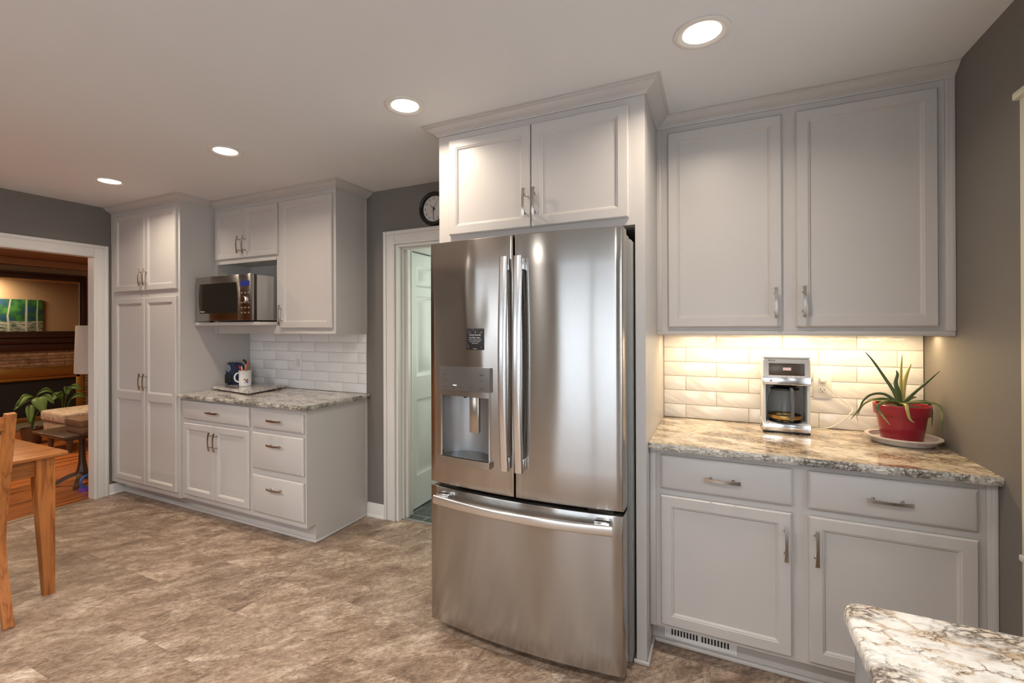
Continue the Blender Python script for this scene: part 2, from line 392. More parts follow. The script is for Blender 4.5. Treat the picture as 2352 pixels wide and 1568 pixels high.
def tag(o, label, cat, group=None, kind=None):
    o['label'] = label; o['category'] = cat
    if group: o['group'] = group
    if kind: o['kind'] = kind
    return o
def thing(name, loc, label, cat, group=None):
    o = bpy.data.objects.new(name, None); COL.objects.link(o); o.location = loc; o.empty_display_size = .05
    return tag(o, label, cat, group)
def struct(name, mb, m, label=None, cat=None, parent=None):
    o = obj(name, mb, m, parent)
    if not parent:
        o['kind'] = 'structure'
        if label: o['label'] = label; o['category'] = cat or name.split('_')[0]
    return o
def text_mb(s, size, loc, rot=(PI/2, 0, 0), depth=.0006, align='CENTER'):
    cu = bpy.data.curves.new('t', 'FONT'); cu.body = s; cu.size = size; cu.extrude = depth; cu.align_x = align; cu.align_y = 'CENTER'
    cu.resolution_u = 2
    o = bpy.data.objects.new('t', cu); COL.objects.link(o); o.location = loc; o.rotation_euler = rot
    bpy.context.view_layer.update()
    dg = bpy.context.evaluated_depsgraph_get(); me = bpy.data.meshes.new_from_object(o.evaluated_get(dg))
    b = bmesh.new(); b.from_mesh(me); b.transform(o.matrix_world); bpy.data.meshes.remove(me)
    bpy.data.objects.remove(o); bpy.data.curves.remove(cu)
    return b

# ---------------------------------------------------------------- the room
XL, XR, XLO = -4.67, .843, -4.74        # kitchen left wall face, right wall face, living side of the left wall
YB = -5.4
mb = MB(); mb.box(XL, XR+.1, YB-.1, 0.06, -.05, 0); struct('floor', mb, 'floor', 'mottled tan stone-look tile kitchen floor')
mb = MB(); mb.box(-9.6, XL, -5.5, 3.2, -.05, 0); struct('floor', mb, 'hardwood', 'orange hardwood floor of the room beyond the left opening')
mb = MB(); mb.box(-2.9, -.9, .06, 2.0, -.05, 0); struct('floor', mb, 'slate', 'dark slate tile floor through the back doorway')
mb = MB()
mb.box(XL, XR+.1, YB-.1, .12, ZC, ZC+.08); struct('ceiling', mb, 'ceil', 'smooth off-white kitchen ceiling')
mb = MB(); mb.box(-9.6, XL, -5.5, 3.2, ZC+.03, ZC+.1); struct('ceiling', mb, 'tanceil', 'tan ceiling of the room beyond the left opening')
mb = MB(); mb.box(-2.9, -.9, .12, 2.0, ZC, ZC+.08); struct('ceiling', mb, 'hall', 'pale ceiling of the small back hall')
# back wall with doorway
DX0, DX1, DZ = -2.125, -1.34, 2.02
mb = MB(); mb.box(XLO, DX0, 0, .12, 0, ZC); mb.box(DX1, XR+.1, 0, .12, 0, ZC); mb.box(DX0, DX1, 0, .12, DZ, ZC)
struct('wall_back', mb, 'wall', 'grey back wall behind the cabinets with a doorway')
# left wall with wide opening
OY, OZ = -.713, 2.015
mb = MB(); mb.box(XLO, XL, OY, 0, 0, ZC); mb.box(XLO, XL, -3.6, OY, OZ, ZC); mb.box(XLO, XL, YB, -3.6, 0, ZC)
struct('wall_left', mb, 'wall', 'dark grey left wall above the wide opening')
mb = MB(); mb.box(XLO-.01, XLO, OY, 3.1, 0, ZC+.03); mb.box(XLO-.01, XLO, -3.6, OY, OZ, ZC+.03); mb.box(XLO-.01, XLO, YB, -3.6, 0, ZC+.03)
struct('wall_living_east', mb, 'tan')
# right wall with a window
WY0, WY1, WZ0, WZ1 = -1.60, -.868, .72, 2.03
mb = MB(); mb.box(XR, XR+.12, WY1, .12, 0, ZC); mb.box(XR, XR+.12, -2.45, WY0, 0, ZC); mb.box(XR, XR+.12, YB, -4.05, 0, ZC)
mb.box(XR, XR+.12, -4.05, -2.45, 0, 1.06); mb.box(XR, XR+.12, -4.05, -2.45, 2.08, ZC)
mb.box(XR, XR+.12, WY0, WY1, 0, WZ0); mb.box(XR, XR+.12, WY0, WY1, WZ1, ZC)
struct('wall_right', mb, 'wall', 'grey right wall beside the counter')
# wall behind the camera: patio door and window
mb = MB(); y0, y1 = YB-.12, YB
mb.box(XLO, -3.8, y0, y1, 0, ZC); mb.box(-2.4, -1.40, y0, y1, 0, ZC); mb.box(.50, XR+.12, y0, y1, 0, ZC)
mb.box(-3.8, -2.4, y0, y1, 0, .9); mb.box(-3.8, -2.4, y0, y1, 2.1, ZC); mb.box(-1.40, .50, y0, y1, 2.1, ZC)
struct('wall_front', mb, 'wall', 'grey wall behind the camera')
def framed_window(name, x0, x1, z0, z1, y, mull):
    f = MB(); t = .06
    f.box(x0, x1, y, y+.05, z0, z0+t); f.box(x0, x1, y, y+.05, z1-t, z1); f.box(x0, x0+t, y, y+.05, z0+t, z1-t); f.box(x1-t, x1, y, y+.05, z0+t, z1-t)
    for k in mull: f.box(k-.04, k+.04, y, y+.05, z0+t, z1-t)
    o = struct(name, f, 'trim')
    g = MB(); g.box(x0+t, x1-t, y+.02, y+.026, z0+t, z1-t); obj('glass_pane', g, M['glass'], o)
    return o
framed_window('door_1', -1.40, .50, 0.0, 2.1, YB-.08, [-.45])
framed_window('window_2', -3.8, -2.4, .9, 2.1, YB-.08, [-3.1])
mb = MB(); xa, xb = XR+.03, XR+.08; mb.box(xa, xb, -4.05, -2.45, 1.06, 1.12); mb.box(xa, xb, -4.05, -2.45, 2.02, 2.08)  # unseen window added so that daylight reaches the right cabinets
for y in (-4.05, -3.28, -2.51): mb.box(xa, xb, y, y+.06, 1.12, 2.02)
o = struct('window_added', mb, 'trim'); obj('glass_pane', MB().box(XR+.05, XR+.056, -3.99, -2.51, 1.12, 2.02), M['glass'], o)
# living room shell
mb = MB(); mb.box(-9.6, -9.35, -5.5, 3.2, 0, ZC+.03); struct('wall_living_west', mb, 'tan')
mb = MB(); mb.box(-9.35, XLO-.01, 3.1, 3.2, 0, ZC+.03); struct('wall_living_north', mb, 'tan')
mb = MB(); mb.box(-9.35, XLO-.01, -5.5, -5.4, 0, ZC+.03); struct('wall_living_south', mb, 'tan')
for bx in (-6.1, -7.7):
    mb = MB(); mb.box(bx-.09, bx+.09, -5.4, 3.1, ZC-.03, ZC+.03, .006); struct('trim_1', mb, 'tanceil')
mb = MB(); mb.box(-9.35, -9.22, -5.4, 3.1, ZC-.08, ZC+.03, .02); struct('trim_2', mb, 'tanceil')
# hall shell
mb = MB(); mb.box(-2.9, -2.8, .12, 2.0, 0, ZC)
mb.box(-1.0, -.9, .12, 2.0, 0, ZC); mb.box(-2.8, -1.0, 1.9, 2.0, 0, ZC); struct('wall_hall', mb, 'hall')
mb = MB(); HY0, HY1, HZ = .15, .93, 2.0
mb.box(-2.20, -2.10, .12, HY0, 0, ZC); mb.box(-2.20, -2.10, HY1, 1.9, 0, ZC); mb.box(-2.20, -2.10, HY0, HY1, HZ, ZC)
struct('wall_hall_left', mb, 'hall')

# casings
def casing(path_a, path_b, name, face, axis):
    pass
def casing_legs(mb, pts):   # pts: list of box tuples with stepped profile
    for p in pts: mb.box(*p)
# back doorway casing (faces -y): legs and head, stepped profile
def casing_y(x0, x1, z1, w, y):
    m = MB()
    def leg(a, b, s):   # a outer edge, b inner edge
        m.box(min(a, b), max(a, b), y-.014, y, 0, z1+w, .003)
        o = a + s*.026; m.box(min(a, o), max(a, o), y-.022, y-.014, 0, z1+w-.0, .004)
        i = b - s*.014; m.box(min(b, i), max(b, i), y-.018, y-.014, 0, z1+.014, .003)
    leg(x0-w, x0, 1); leg(x1+w, x1, -1)
    m.box(x0, x1, y-.014, y, z1, z1+w, .003); m.box(x0-w+.026, x1+w-.026, y-.022, y-.014, z1+w-.026, z1+w, .004); m.box(x0, x1, y-.018, y-.014, z1, z1+.014, .003)
    return m
struct('trim_3', casing_y(DX0, DX1, DZ, .098, 0), 'trim', 'white casing around the back doorway', 'trim')
mb = MB(); mb.box(DX0, DX0+.018, 0, .13, 0, DZ); mb.box(DX1-.018, DX1, 0, .13, 0, DZ); mb.box(DX0+.018, DX1-.018, 0, .13, DZ-.018, DZ)
mb.box(DX0+.018, DX0+.030, .05, .085, 0, DZ-.018, .003); mb.box(DX0+.030, DX1-.018, .05, .085, DZ-.03, DZ-.018, .003)
struct('trim_4', mb, 'trim', 'white jamb lining of the back doorway', 'trim')
# left opening casing (faces +x)
def casing_x(y0, y1, z1, w, x, s=1):
    m = MB()
    for a, b, d in ((y1+w, y1, -1), (y0-w, y0, 1)):
        m.box(x, x+.014*s, min(a, b), max(a, b), 0, z1+w, .003)
        o = a+d*.026; m.box(x+.014*s, x+.022*s, min(a, o), max(a, o), 0, z1+w, .004)
        i = b-d*.014; m.box(x+.014*s, x+.018*s, min(b, i), max(b, i), 0, z1+.014, .003)
    m.box(x, x+.014*s, y0, y1, z1, z1+w, .003); m.box(x+.014*s, x+.022*s, y0-w+.026, y1+w-.026, z1+w-.026, z1+w, .004); m.box(x+.014*s, x+.018*s, y0, y1, z1, z1+.014, .003)
    return m
struct('trim_5', casing_x(-3.6, OY, OZ, .093, XL), 'trim', 'white casing around the wide left opening', 'trim')
mb = MB(); mb.box(XLO-.012, XL+.012, OY-.007, OY, 0, OZ); mb.box(XLO-.012, XL+.012, -3.6, -3.593, 0, OZ); mb.box(XLO-.012, XL+.012, -3.593, OY-.007, OZ-.007, OZ)
struct('trim_6', mb, 'trim', 'white jamb lining of the wide left opening', 'trim')
# hall side door (six panel) with casing
mb = casing_x(HY0, HY1, HZ, .07, -2.10); struct('trim_7', mb, 'trim')
def hall_door():
    d = bpy.data.objects.new('door_2', None); COL.objects.link(d); d.location = (-2.10, HY0, 0); d['kind'] = 'structure'
    d['label'] = 'pale six panel door seen through the back doorway'; d['category'] = 'door'
    m = MB(); w = HY1-HY0-.008; y0 = HY0+.004; xf = -2.118
    # local frame: build facing -y then rotate to face +x
    b = MB()
    cols = [(.095, w/2-.045), (w/2+.045, w-.095)]; rows = [(.26, .85), (1.03, 1.66), (1.73, 1.90)]
    xs = sorted({0, w, *[c for cc in cols for c in cc]}); zs = sorted({.01, HZ-.005, *[r for rr in rows for r in rr]})
    for i in range(len(xs)-1):
        for j in range(len(zs)-1):
            hole = (xs[i], xs[i+1]) in cols and (zs[j], zs[j+1]) in rows
            if hole:
                R = []
                for ins, fw in ((0, .0), (.016, -.009), (.034, -.009), (.058, -.002)):
                    R.append([b.bm.verts.new((x, -fw, z)) for x, z in ((xs[i]+ins, zs[j]+ins), (xs[i+1]-ins, zs[j]+ins), (xs[i+1]-ins, zs[j+1]-ins), (xs[i]+ins, zs[j+1]-ins))])
                for A, B in zip(R, R[1:]):
                    for k in range(4): b.bm.faces.new((A[k], A[(k+1) % 4], B[(k+1) % 4], B[k]))
                b.bm.faces.new(R[-1])
            else:
                vs = [b.bm.verts.new((x, 0, z)) for x, z in ((xs[i], zs[j]), (xs[i+1], zs[j]), (xs[i+1], zs[j+1]), (xs[i], zs[j+1]))]; b.bm.faces.new(vs)
    b.box(0, w, .012, .04, .01, HZ-.005)
    b.box(0, .002, 0, .04, .01, HZ-.005); b.box(w-.002, w, 0, .04, .01, HZ-.005); b.box(0, w, 0, .04, HZ-.007, HZ-.005)
    # rotate so -y faces +x : (x,y,z)->( -y, x, z)
    for v in b.bm.verts: v.co = Vector((xf-v.co.y, y0+v.co.x, v.co.z))
    obj('door_panel', b, M['hallwhite'], d)
    k = MB(); k.lathe([(.024, .0), (.024, .004), (.010, .008), (.010, .03), (.024, .036), (.028, .05), (.020, .062), (0, .066)], (xf, y0+w-.06, .95), 20, 'x'); obj('door_handle', k, M['nickel'], d)
M['hallwhite'] = simple('pale door paint', (.66, .67, .63), .35)
hall_door()
# right wall window: casing, cap, sill, sash and glass
wroot = bpy.data.objects.new('window_1', None); COL.objects.link(wroot); wroot.location = (XR, WY1, WZ0)
wroot['kind'] = 'structure'; wroot['label'] = 'cream cased window at the far right edge'; wroot['category'] = 'window'
mb = MB(); mb.box(XR-.016, XR, WY1, WY1+.085, 0.0, WZ1+.085, .003); mb.box(XR-.016, XR, WY0-.085+.02, WY0, 0.92, WZ1+.085, .003)
mb.box(XR-.016, XR, WY0, WY1, WZ1, WZ1+.085, .003); mb.box(XR-.03, XR, WY0-.06, WY1+.094, WZ1+.066, WZ1+.09, .006)
obj('window_casing', mb, simple('cream casing paint', (.72, .70, .56), .4), wroot)
mb = MB(); mb.box(XR-.022, XR+.1, WY0-.03, WY1+.090, WZ0-.020, WZ0, .005); obj('window_sill', mb, M['trim'], wroot)
mb = MB(); x0, x1 = XR+.04, XR+.08
mb.box(x0, x1, WY0, WY1, WZ0, WZ0+.05); mb.box(x0, x1, WY0, WY1, WZ1-.05, WZ1); mb.box(x0, x1, WY0, WY0+.05, WZ0+.05, WZ1-.05); mb.box(x0, x1, WY1-.05, WY1, WZ0+.05, WZ1-.05); mb.box(x0, x1, WY0+.05, WY1-.05, 1.37, 1.41)
obj('window_frame', mb, M['trim'], wroot)
mb = MB(); mb.box(XR+.058, XR+.062, WY0+.05, WY1-.05, WZ0+.05, WZ1-.05); obj('glass_pane', mb, M['glass'], wroot)
# baseboards
def base_poly(): return [(0, 0), (-.024, 0), (-.022, .014), (-.013, .020), (-.012, .085), (-.006, .10), (0, .10)]
mb = MB(); mb.prism(base_poly(), 'x', -2.398, DX0-.098); struct('baseboard_back', mb, 'trim', 'white baseboard between cabinet and doorway casing', 'baseboard')
mb = MB(); mb.box(XL, XL+.012, -.62, -.50, 0, .09, .002); mb.box(XL, XL+.022, -.62, -.50, 0, .016, .004); struct('baseboard_left', mb, 'trim', 'short white baseboard between casing and tall pantry cabinet', 'baseboard')
mb = MB(); mb.box(XR-.012, XR, WY1+.085, -.655, 0, .10, .003); struct('baseboard_right', mb, 'trim')
# threshold strip at the hardwood
mb = MB(); mb.box(XL-.03, XL+.012, -3.58, OY-.007, 0, .005, .002); struct('trim_8', mb, simple('metal threshold', (.45, .36, .24), .4, .6), 'thin threshold strip between tile and hardwood floors', 'threshold')
mb = MB(); mb.box(DX0+.018, DX1-.018, .045, .075, 0, .004, .0015); struct('trim_9', mb, 'darkgrey')

# ---------------------------------------------------------------- cabinet helpers
DOORP = [(0, 0), (0, .014), (.005, .020), (.043, .020), (.046, .0165), (.049, .0165), (.055, .009)]
DRAWP = [(0, 0), (0, .013), (.004, .017), (.011, .020)]
def pull(name, x, z, y, horiz, parent, L=.132, m='nickel'):
    """arched bar pull; y = surface it is screwed to"""
    mb = MB(); n = 12; pts = []
    for i in range(n+1):
        t = i/n-.5; d = .034-.010*(2*t)**2
        pts.append((x+t*L, y-d, z) if horiz else (x, y-d, z+t*L))
    w, h = .0055, .0028
    sec = [(-w, -h), (w, -h), (w, h), (-w, h)] if not horiz else [(-w, -h), (w, -h), (w, h), (-w, h)]
    mb.sweep(pts, sec if not horiz else sec, up=(0, 1, 0), scales=[1.25-.35*math.sin(PI*i/n) for i in range(n+1)])
    for s in (-1, 1):
        px, pz = (x+s*.042, z) if horiz else (x, z+s*.042)
        mb.lathe([(.0045, -.029), (.0045, -.004), (.007, -.001), (.007, 0)], (px, y, pz), 12, 'y')
    return obj(name, mb, M[m], parent)
def door(parent, x0, x1, z0, z1, yf, hx=None, hz=None, label=None, rails=None):
    mb = MB()
    if rails:
        # two stacked recessed fields with a mid rail
        zs = [z0, rails, z1]
        mb2 = MB(); mb2.box(x0, x1, yf-.020, yf-.0, z0, z1, .0)
        mb = MB()
        R0 = [(0, 0), (0, .014), (.005, .020)]
        def ring(ins, fw, a, b, c, d): return [mb.bm.verts.new((x, yf-fw, z)) for x, z in ((a+ins, c+ins), (b-ins, c+ins), (b-ins, d-ins), (a+ins, d-ins))]
        Rs = [ring(i, f, x0, x1, z0, z1) for i, f in R0]
        for A, B in zip(Rs, Rs[1:]):
            for i in range(4): mb.bm.faces.new((A[i], A[(i+1) % 4], B[(i+1) % 4], B[i]))
        mb.bm.faces.new(Rs[0][::-1])
        xa, xb = x0+.005, x1-.005; za, zb = z0+.005, z1-.005; w = .043
        bot = rails-.030; top = rails+.030
        fields = [(x0+w, x1-w, z0+w, bot), (x0+w, x1-w, top, z1-w)]
        def q(a, b, c, d): mb.bm.faces.new([mb.bm.verts.new((x, yf-.020, z)) for x, z in ((a, c), (b, c), (b, d), (a, d))])
        q(xa, x0+w, za, zb); q(x1-w, xb, za, zb); q(x0+w, x1-w, za, z0+w); q(x0+w, x1-w, bot, top); q(x0+w, x1-w, z1-w, zb)
        for a, b, c, d in fields:
            Rs = [ring(i, f, a, b, c, d) for i, f in ((0, .020), (.003, .0165), (.006, .0165), (.012, .009))]
            for A, B in zip(Rs, Rs[1:]):
                for i in range(4): mb.bm.faces.new((A[i], A[(i+1) % 4], B[(i+1) % 4], B[i]))
            mb.bm.faces.new(Rs[-1])
        mb2.bm.free()
    else:
        mb.rings(x0, x1, z0, z1, yf, DOORP)
    o = obj('door', mb, M['cab'], parent)
    if hx is not None: pull('handle', hx, hz, yf-.020, False, o)
    return o
def drawer(parent, x0, x1, z0, z1, yf, hx, hz):
    mb = MB().rings(x0, x1, z0, z1, yf, DRAWP); o = obj('drawer', mb, M['cab'], parent); pull('handle', hx, hz, yf-.020, True, o); return o
CROWN = [(0, 0), (.008, 0), (.010, .006), (.014, .007), (.015, .011), (.022, .014), (.034, .020), (.046, .029), (.053, .036), (.056, .037), (.057, .041), (.068, .0425), (.068, .0465), (0, .0465)]
CZ = ZC-.0467
def crown(parent, path):
    """path: list of xy points along the cabinet face; outward is to the right of travel"""
    mb = MB(); n = len(path); P = [Vector((p[0], p[1], 0)) for p in path]; R = []
    for i, p in enumerate(P):
        d1 = (P[i]-P[i-1]).normalized() if i else (P[1]-P[0]).normalized()
        d2 = (P[i+1]-P[i]).normalized() if i < n-1 else d1
        n1 = Vector((d1.y, -d1.x, 0)); n2 = Vector((d2.y, -d2.x, 0)); mm = (n1+n2); mm = mm/mm.dot(n1)
        R.append([mb.bm.verts.new(p+mm*o+Vector((0, 0, CZ+h))) for o, h in CROWN])
    m = len(CROWN)
    for A, B in zip(R, R[1:]):
        for i in range(m): mb.bm.faces.new((A[i], A[(i+1) % m], B[(i+1) % m], B[i]))
    mb.bm.faces.new(R[0]); mb.bm.faces.new(R[-1][::-1])
    return obj('crown_molding', mb, M['cab'], parent)
def shoe(parent, pts, y=None, name='shoe_molding'):
    mb = MB()
    for (x0, x1, ya, yb) in pts: mb.box(x0, x1, ya, yb, 0, .018, .006, 3)
    return obj(name, mb, M['cab'], parent)

# ---------------------------------------------------------------- pantry
XPR, XB = -3.703, -2.390
pan = thing('pantry_cabinet', (-4.17, -.3, 0), 'tall light grey pantry cabinet with four doors against the left wall', 'cabinet', None)
yp = -.590
mb = MB(); mb.box(-4.668, XPR, yp, -.001, .115, ZC-.001); mb.box(-4.668, XPR, -.50, -.001, 0, .115)
mb.box(-4.668, -4.64, yp-.006, yp, .115, CZ, .002)
obj('body', mb, M['cab'], pan)
door(pan, -4.588, -4.147, 1.718, 2.350, yp, -4.168, 1.822); door(pan, -4.143, -3.730, 1.718, 2.350, yp, -4.106, 1.822)
door(pan, -4.588, -4.147, .158, 1.662, yp, -4.168, .987, rails=.865); door(pan, -4.143, -3.730, .158, 1.662, yp, -4.106, .987, rails=.865)
crown(pan, [(-4.668, yp), (XPR, yp), (XPR, -.385)])
shoe(pan, [(-4.668, XPR, -.512, -.500)])
# ---------------------------------------------------------------- left upper units
yu = -.316; XM = -2.950
mwc = thing('microwave_cabinet', (-3.33, -.16, 1.37), 'light grey wall cabinet with open nook and shelf holding the microwave', 'cabinet')
mb = MB(); mb.box(XPR, XM, yu, -.001, 1.945, ZC-.001)
mb.box(XPR, -3.675, yu, -.001, 1.46, 1.945); mb.box(-2.980, XM, yu, -.001, 1.46, 1.945); mb.box(-3.675, -2.980, -.02, -.001, 1.46, 1.945)
mb.box(XPR, XM, yu, -.001, 1.370, 1.432)
mb.prism([(-3.703, 1.370), (-3.66, 1.370), (-3.672, 1.40), (-3.668, 1.432), (-3.703, 1.432)], 'y', yu-.004, yu)
mb.prism([(-2.950, 1.370), (-3.010, 1.370), (-2.992, 1.40), (-2.985, 1.432), (-2.950, 1.432)], 'y', yu-.004, yu)
mb.box(-3.675, -2.980, yu-.006, yu, 1.925, 1.945, .002)
obj('body', mb, M['cab'], mwc)
mb = MB(); mb.box(XPR, -2.985, -.485, -.001, 1.433, 1.459, .004); obj('shelf', mb, M['cab'], mwc)
door(mwc, -3.681, -3.336, 1.962, 2.350, yu, -3.371, 2.063); door(mwc, -3.332, -2.960, 1.962, 2.350, yu, -3.306, 2.063)
crown(mwc, [(XPR+.004, yu), (XM, yu)])
tallu = thing('wall_cabinet', (-2.67, -.16, 1.37), 'light grey single door wall cabinet right of the microwave nook', 'cabinet')
mb = MB(); mb.box(XM, XB, yu, -.001, 1.370, ZC-.001); mb.box(XM, XB, yu-.004, yu, 1.370, 1.388, .0015)
mb.box(XB, XB+.004, -.022, -.002, 1.372, CZ, .001)
obj('body', mb, M['cab'], tallu)
door(tallu, -2.926, -2.415, 1.412, 2.350, yu, -2.903, 1.515)
crown(tallu, [(XM, yu), (XB, yu), (XB, -.001)])
# ---------------------------------------------------------------- left base units
yb = -.575; XS = -2.906
bl = thing('base_cabinet', (-3.3, -.3, 0), 'light grey base cabinet with one drawer over two doors beside the pantry', 'cabinet', None)
mb = MB(); mb.box(XPR, XS, yb, -.001, .120, .884); mb.box(XPR, XS, -.50, -.001, 0, .120); obj('body', mb, M['cab'], bl)
drawer(bl, -3.660, -2.925, .730, .866, yb, -3.295, .800)
door(bl, -3.660, -3.304, .160, .700, yb, -3.316, .592); door(bl, -3.300, -2.925, .160, .700, yb, -3.258, .592)
shoe(bl, [(XPR, XS, -.512, -.500)])
bd = thing('drawer_cabinet', (-2.65, -.3, 0), 'light grey base cabinet with three stacked drawers left of the doorway', 'cabinet')
mb = MB(); mb.box(XS, XB, yb, -.001, .120, .884); mb.box(XS, XB, -.50, -.001, 0, .120); mb.box(XB, XB+.004, -.022, -.002, .02, .884, .001); obj('body', mb, M['cab'], bd)
for z0, z1, hz in ((.732, .852, .797), (.456, .702, .632), (.158, .412, .340)): drawer(bd, -2.888, -2.402, z0, z1, yb, -2.648, hz)
shoe(bd, [(XS, XB, -.512, -.500), (XB, XB+.012, -.512, -.001)])
# left countertop
def slab(x0, x1, y0, y1, z0, z1, r=.0, edge='rough', seed=1):
    rnd = random.Random(seed)
    top = MB(); return top
def countertop(name, x0, x1, y0, y1, z0, z1, m, me, loc, label, free, corner=.0, seed=3, jag=.004):
    """polished slab with a chiselled edge band as a part. free: set of free sides among 'f','l','r'"""
    t = thing(name, loc, label, 'countertop')
    pts = []
    def arc(cx, cy, r, a0, a1, n=6): return [(cx+r*math.cos(a0+(a1-a0)*i/n), cy+r*math.sin(a0+(a1-a0)*i/n)) for i in range(n+1)]
    r = corner or .003
    poly = []
    poly += [(x0, y1)]
    poly += arc(x0+r, y0+r, r, PI, 1.5*PI) if 'l' in free else [(x0, y0)]
    poly += arc(x1-r, y0+r, r, 1.5*PI, 2*PI) if 'r' in free else [(x1, y0)]
    poly += [(x1, y1)]
    mb = MB(); e = .006
    mb.prism(poly, 'z', z0+.001, z1)
    obj('slab', mb, M[m], t)
    # rough band
    path = []
    P = [Vector((p[0], p[1], 0)) for p in poly]
    sel = P[(0 if 'l' in free else 1):(len(P) if 'r' in free else len(P)-1)]
    dense = []
    for a, b in zip(sel, sel[1:]):
        k = max(1, int((b-a).length/.008))
        for i in range(k): dense.append(a.lerp(b, i/k))
    dense.append(sel[-1])
    mb = MB(); rows = 5; R = []; ctr = Vector(((x0+x1)/2, (y0+y1)/2, 0))
    for i, p in enumerate(dense):
        d = (dense[min(i+1, len(dense)-1)]-dense[max(i-1, 0)]).normalized(); nrm = Vector((d.y, -d.x, 0))
        col = []
        for j in range(rows+1):
            f = j/rows; bulge = .004*math.sin(PI*f)+.001
            off = bulge+rnd_.uniform(-jag, jag)*math.sin(PI*min(max(f, .12), .88))
            col.append(mb.bm.verts.new(p+nrm*off+Vector((0, 0, z0+(z1-z0)*f+(0 if j == rows else rnd_.uniform(-.001, .001))))))
        R.append(col)
    for A, B in zip(R, R[1:]):
        for j in range(rows): mb.bm.faces.new((A[j], B[j], B[j+1], A[j+1]))
    obj('rough_edge', mb, M[me], t)
    return t
rnd_ = random.Random(5)
countertop('countertop', XPR, -2.365, -.612, -.001, .885, .9144, 'graniteL', 'graniteedge', (-3.0, -.3, .885), 'taupe speckled granite countertop on the left base cabinets', {'f', 'r'}, .03)
# ---------------------------------------------------------------- left backsplash & tiles
def backsplash(name, x0, x1, z0, z1, a0, label, par):
    t = thing(name, ((x0+x1)/2, 0, z0), label, 'backsplash'); t['kind'] = 'structure'
    g = MB(); g.box(x0, x1, -.007, -.0005, z0, z1); obj('grout', g, M['grout'] if par else simple('grey grout', (.42, .42, .42), .8), t)
    mb = MB(); P = .3015; H = .0775; zb = .911; row = 0; z = zb
    while z < z1-.004:
        st = a0+(P/2 if row % 2 else 0); k = math.floor((x0-st)/P); x = st+k*P
        while x < x1-.003:
            xa, xb = max(x+.0012, x0+.001), min(x+P-.0012, x1-.001); za, zc = max(z+.0012, z0+.001), min(z+H-.0012, z1-.001)
            if xb-xa > .004 and zc-za > .004: mb.box(xa, xb, -.0105, -.005, za, zc, .0016, 2)
            x += P
        z += H; row += 1
    obj('tiles', mb, M['tile'], t)
    return t
backsplash('tile_backsplash', XPR+.001, -2.392, .916, 1.369, -3.53, 'white subway tile backsplash left of the doorway', False)
# left wall plate
o = thing('light_switch', (-3.10, -.011, 1.13), 'white wall plate on the left tile backsplash', 'switch')
mb = MB(); mb.box(-3.136, -3.064, -.0165, -.0108, 1.067, 1.187, .002); obj('plate', mb, M['white'], o)
mb = MB(); mb.box(-3.117, -3.083, -.019, -.0165, 1.094, 1.160, .001); obj('rocker', mb, simple('grey white rocker', (.66, .66, .65), .4), o)

# ---------------------------------------------------------------- fridge surround
yf = -.718; FX0, FX1 = -1.285, -.271
fc = thing('refrigerator_cabinet', (-.78, -.36, 0), 'tall light grey surround with two-door cabinet over the refrigerator', 'cabinet')
mb = MB(); mb.box(FX0, -1.245, yf, -.001, 0, 1.845); mb.box(-.310, FX1, yf, -.001, 0, 1.845)
obj('side_panel', MB().box(FX0, -1.235, yf, -.001, 0, 1.845), M['cab'], fc)
obj('side_panel', MB().box(-.312, FX1, yf, -.001, 0, 1.845), M['cab'], fc)
mb.bm.free()
mb = MB(); mb.box(FX0, FX1, yf, -.001, 1.845, ZC-.001); obj('body', mb, M['cab'], fc)
door(fc, -1.219, -.7785, 1.876, 2.352, yf, -.803, 1.985); door(fc, -.7745, -.336, 1.876, 2.352, yf, -.754, 1.985)
crown(fc, [(FX0, -.001), (FX0, yf), (FX1, yf), (FX1, yu)])
shoe(fc, [(-.324, FX1+.012, yf-.012, yf), (FX1, FX1+.012, yf, -.547)])
# ---------------------------------------------------------------- right upper
ur = thing('wall_cabinet', (.286, -.16, 1.37), 'wide light grey two-door wall cabinet above the coffee maker', 'cabinet')
XE = XR-.001
mb = MB(); mb.box(FX1, XE, yu, -.001, 1.390, ZC-.001)
mb.box(FX1, XE, yu, yu+.02, 1.372, 1.390); mb.box(FX1, XE, yu-.006, yu, 1.372, 1.392, .002)
mb.box(.812, XE, yu-.007, yu, 1.392, CZ, .002); mb.box(.824, XE, yu-.011, yu-.007, 1.392, CZ, .002); mb.box(FX1, -.247, yu-.006, yu, 1.392, CZ, .002)
obj('body', mb, M['cab'], ur)
door(ur, -.217, .260, 1.410, 2.355, yu, .234, 1.517); door(ur, .314, .789, 1.410, 2.355, yu, .340, 1.519)
crown(ur, [(FX1+.004, yu), (XE, yu)])
# under cabinet lamp
ul = thing('under_cabinet_light', (.12, -.09, 1.389), 'slim warm strip lamp under the right wall cabinet', 'lamp')
mb = MB(); mb.box(-.22, .83, -.185, -.115, 1.374, 1.390, .003); obj('housing', mb, M['white'], ul)
mb = MB(); mb.box(-.21, .82, -.177, -.123, 1.371, 1.374); obj('diffuser', mb, simple('warm lit diffuser', (.9, .8, .6), .5, emit=(1, .72, .40), es=5), ul)
a = area('strip_glow', (.31, -.150, 1.368), (0, 0, 0), 1.04, 3.3, (1.0, .74, .43), .05)
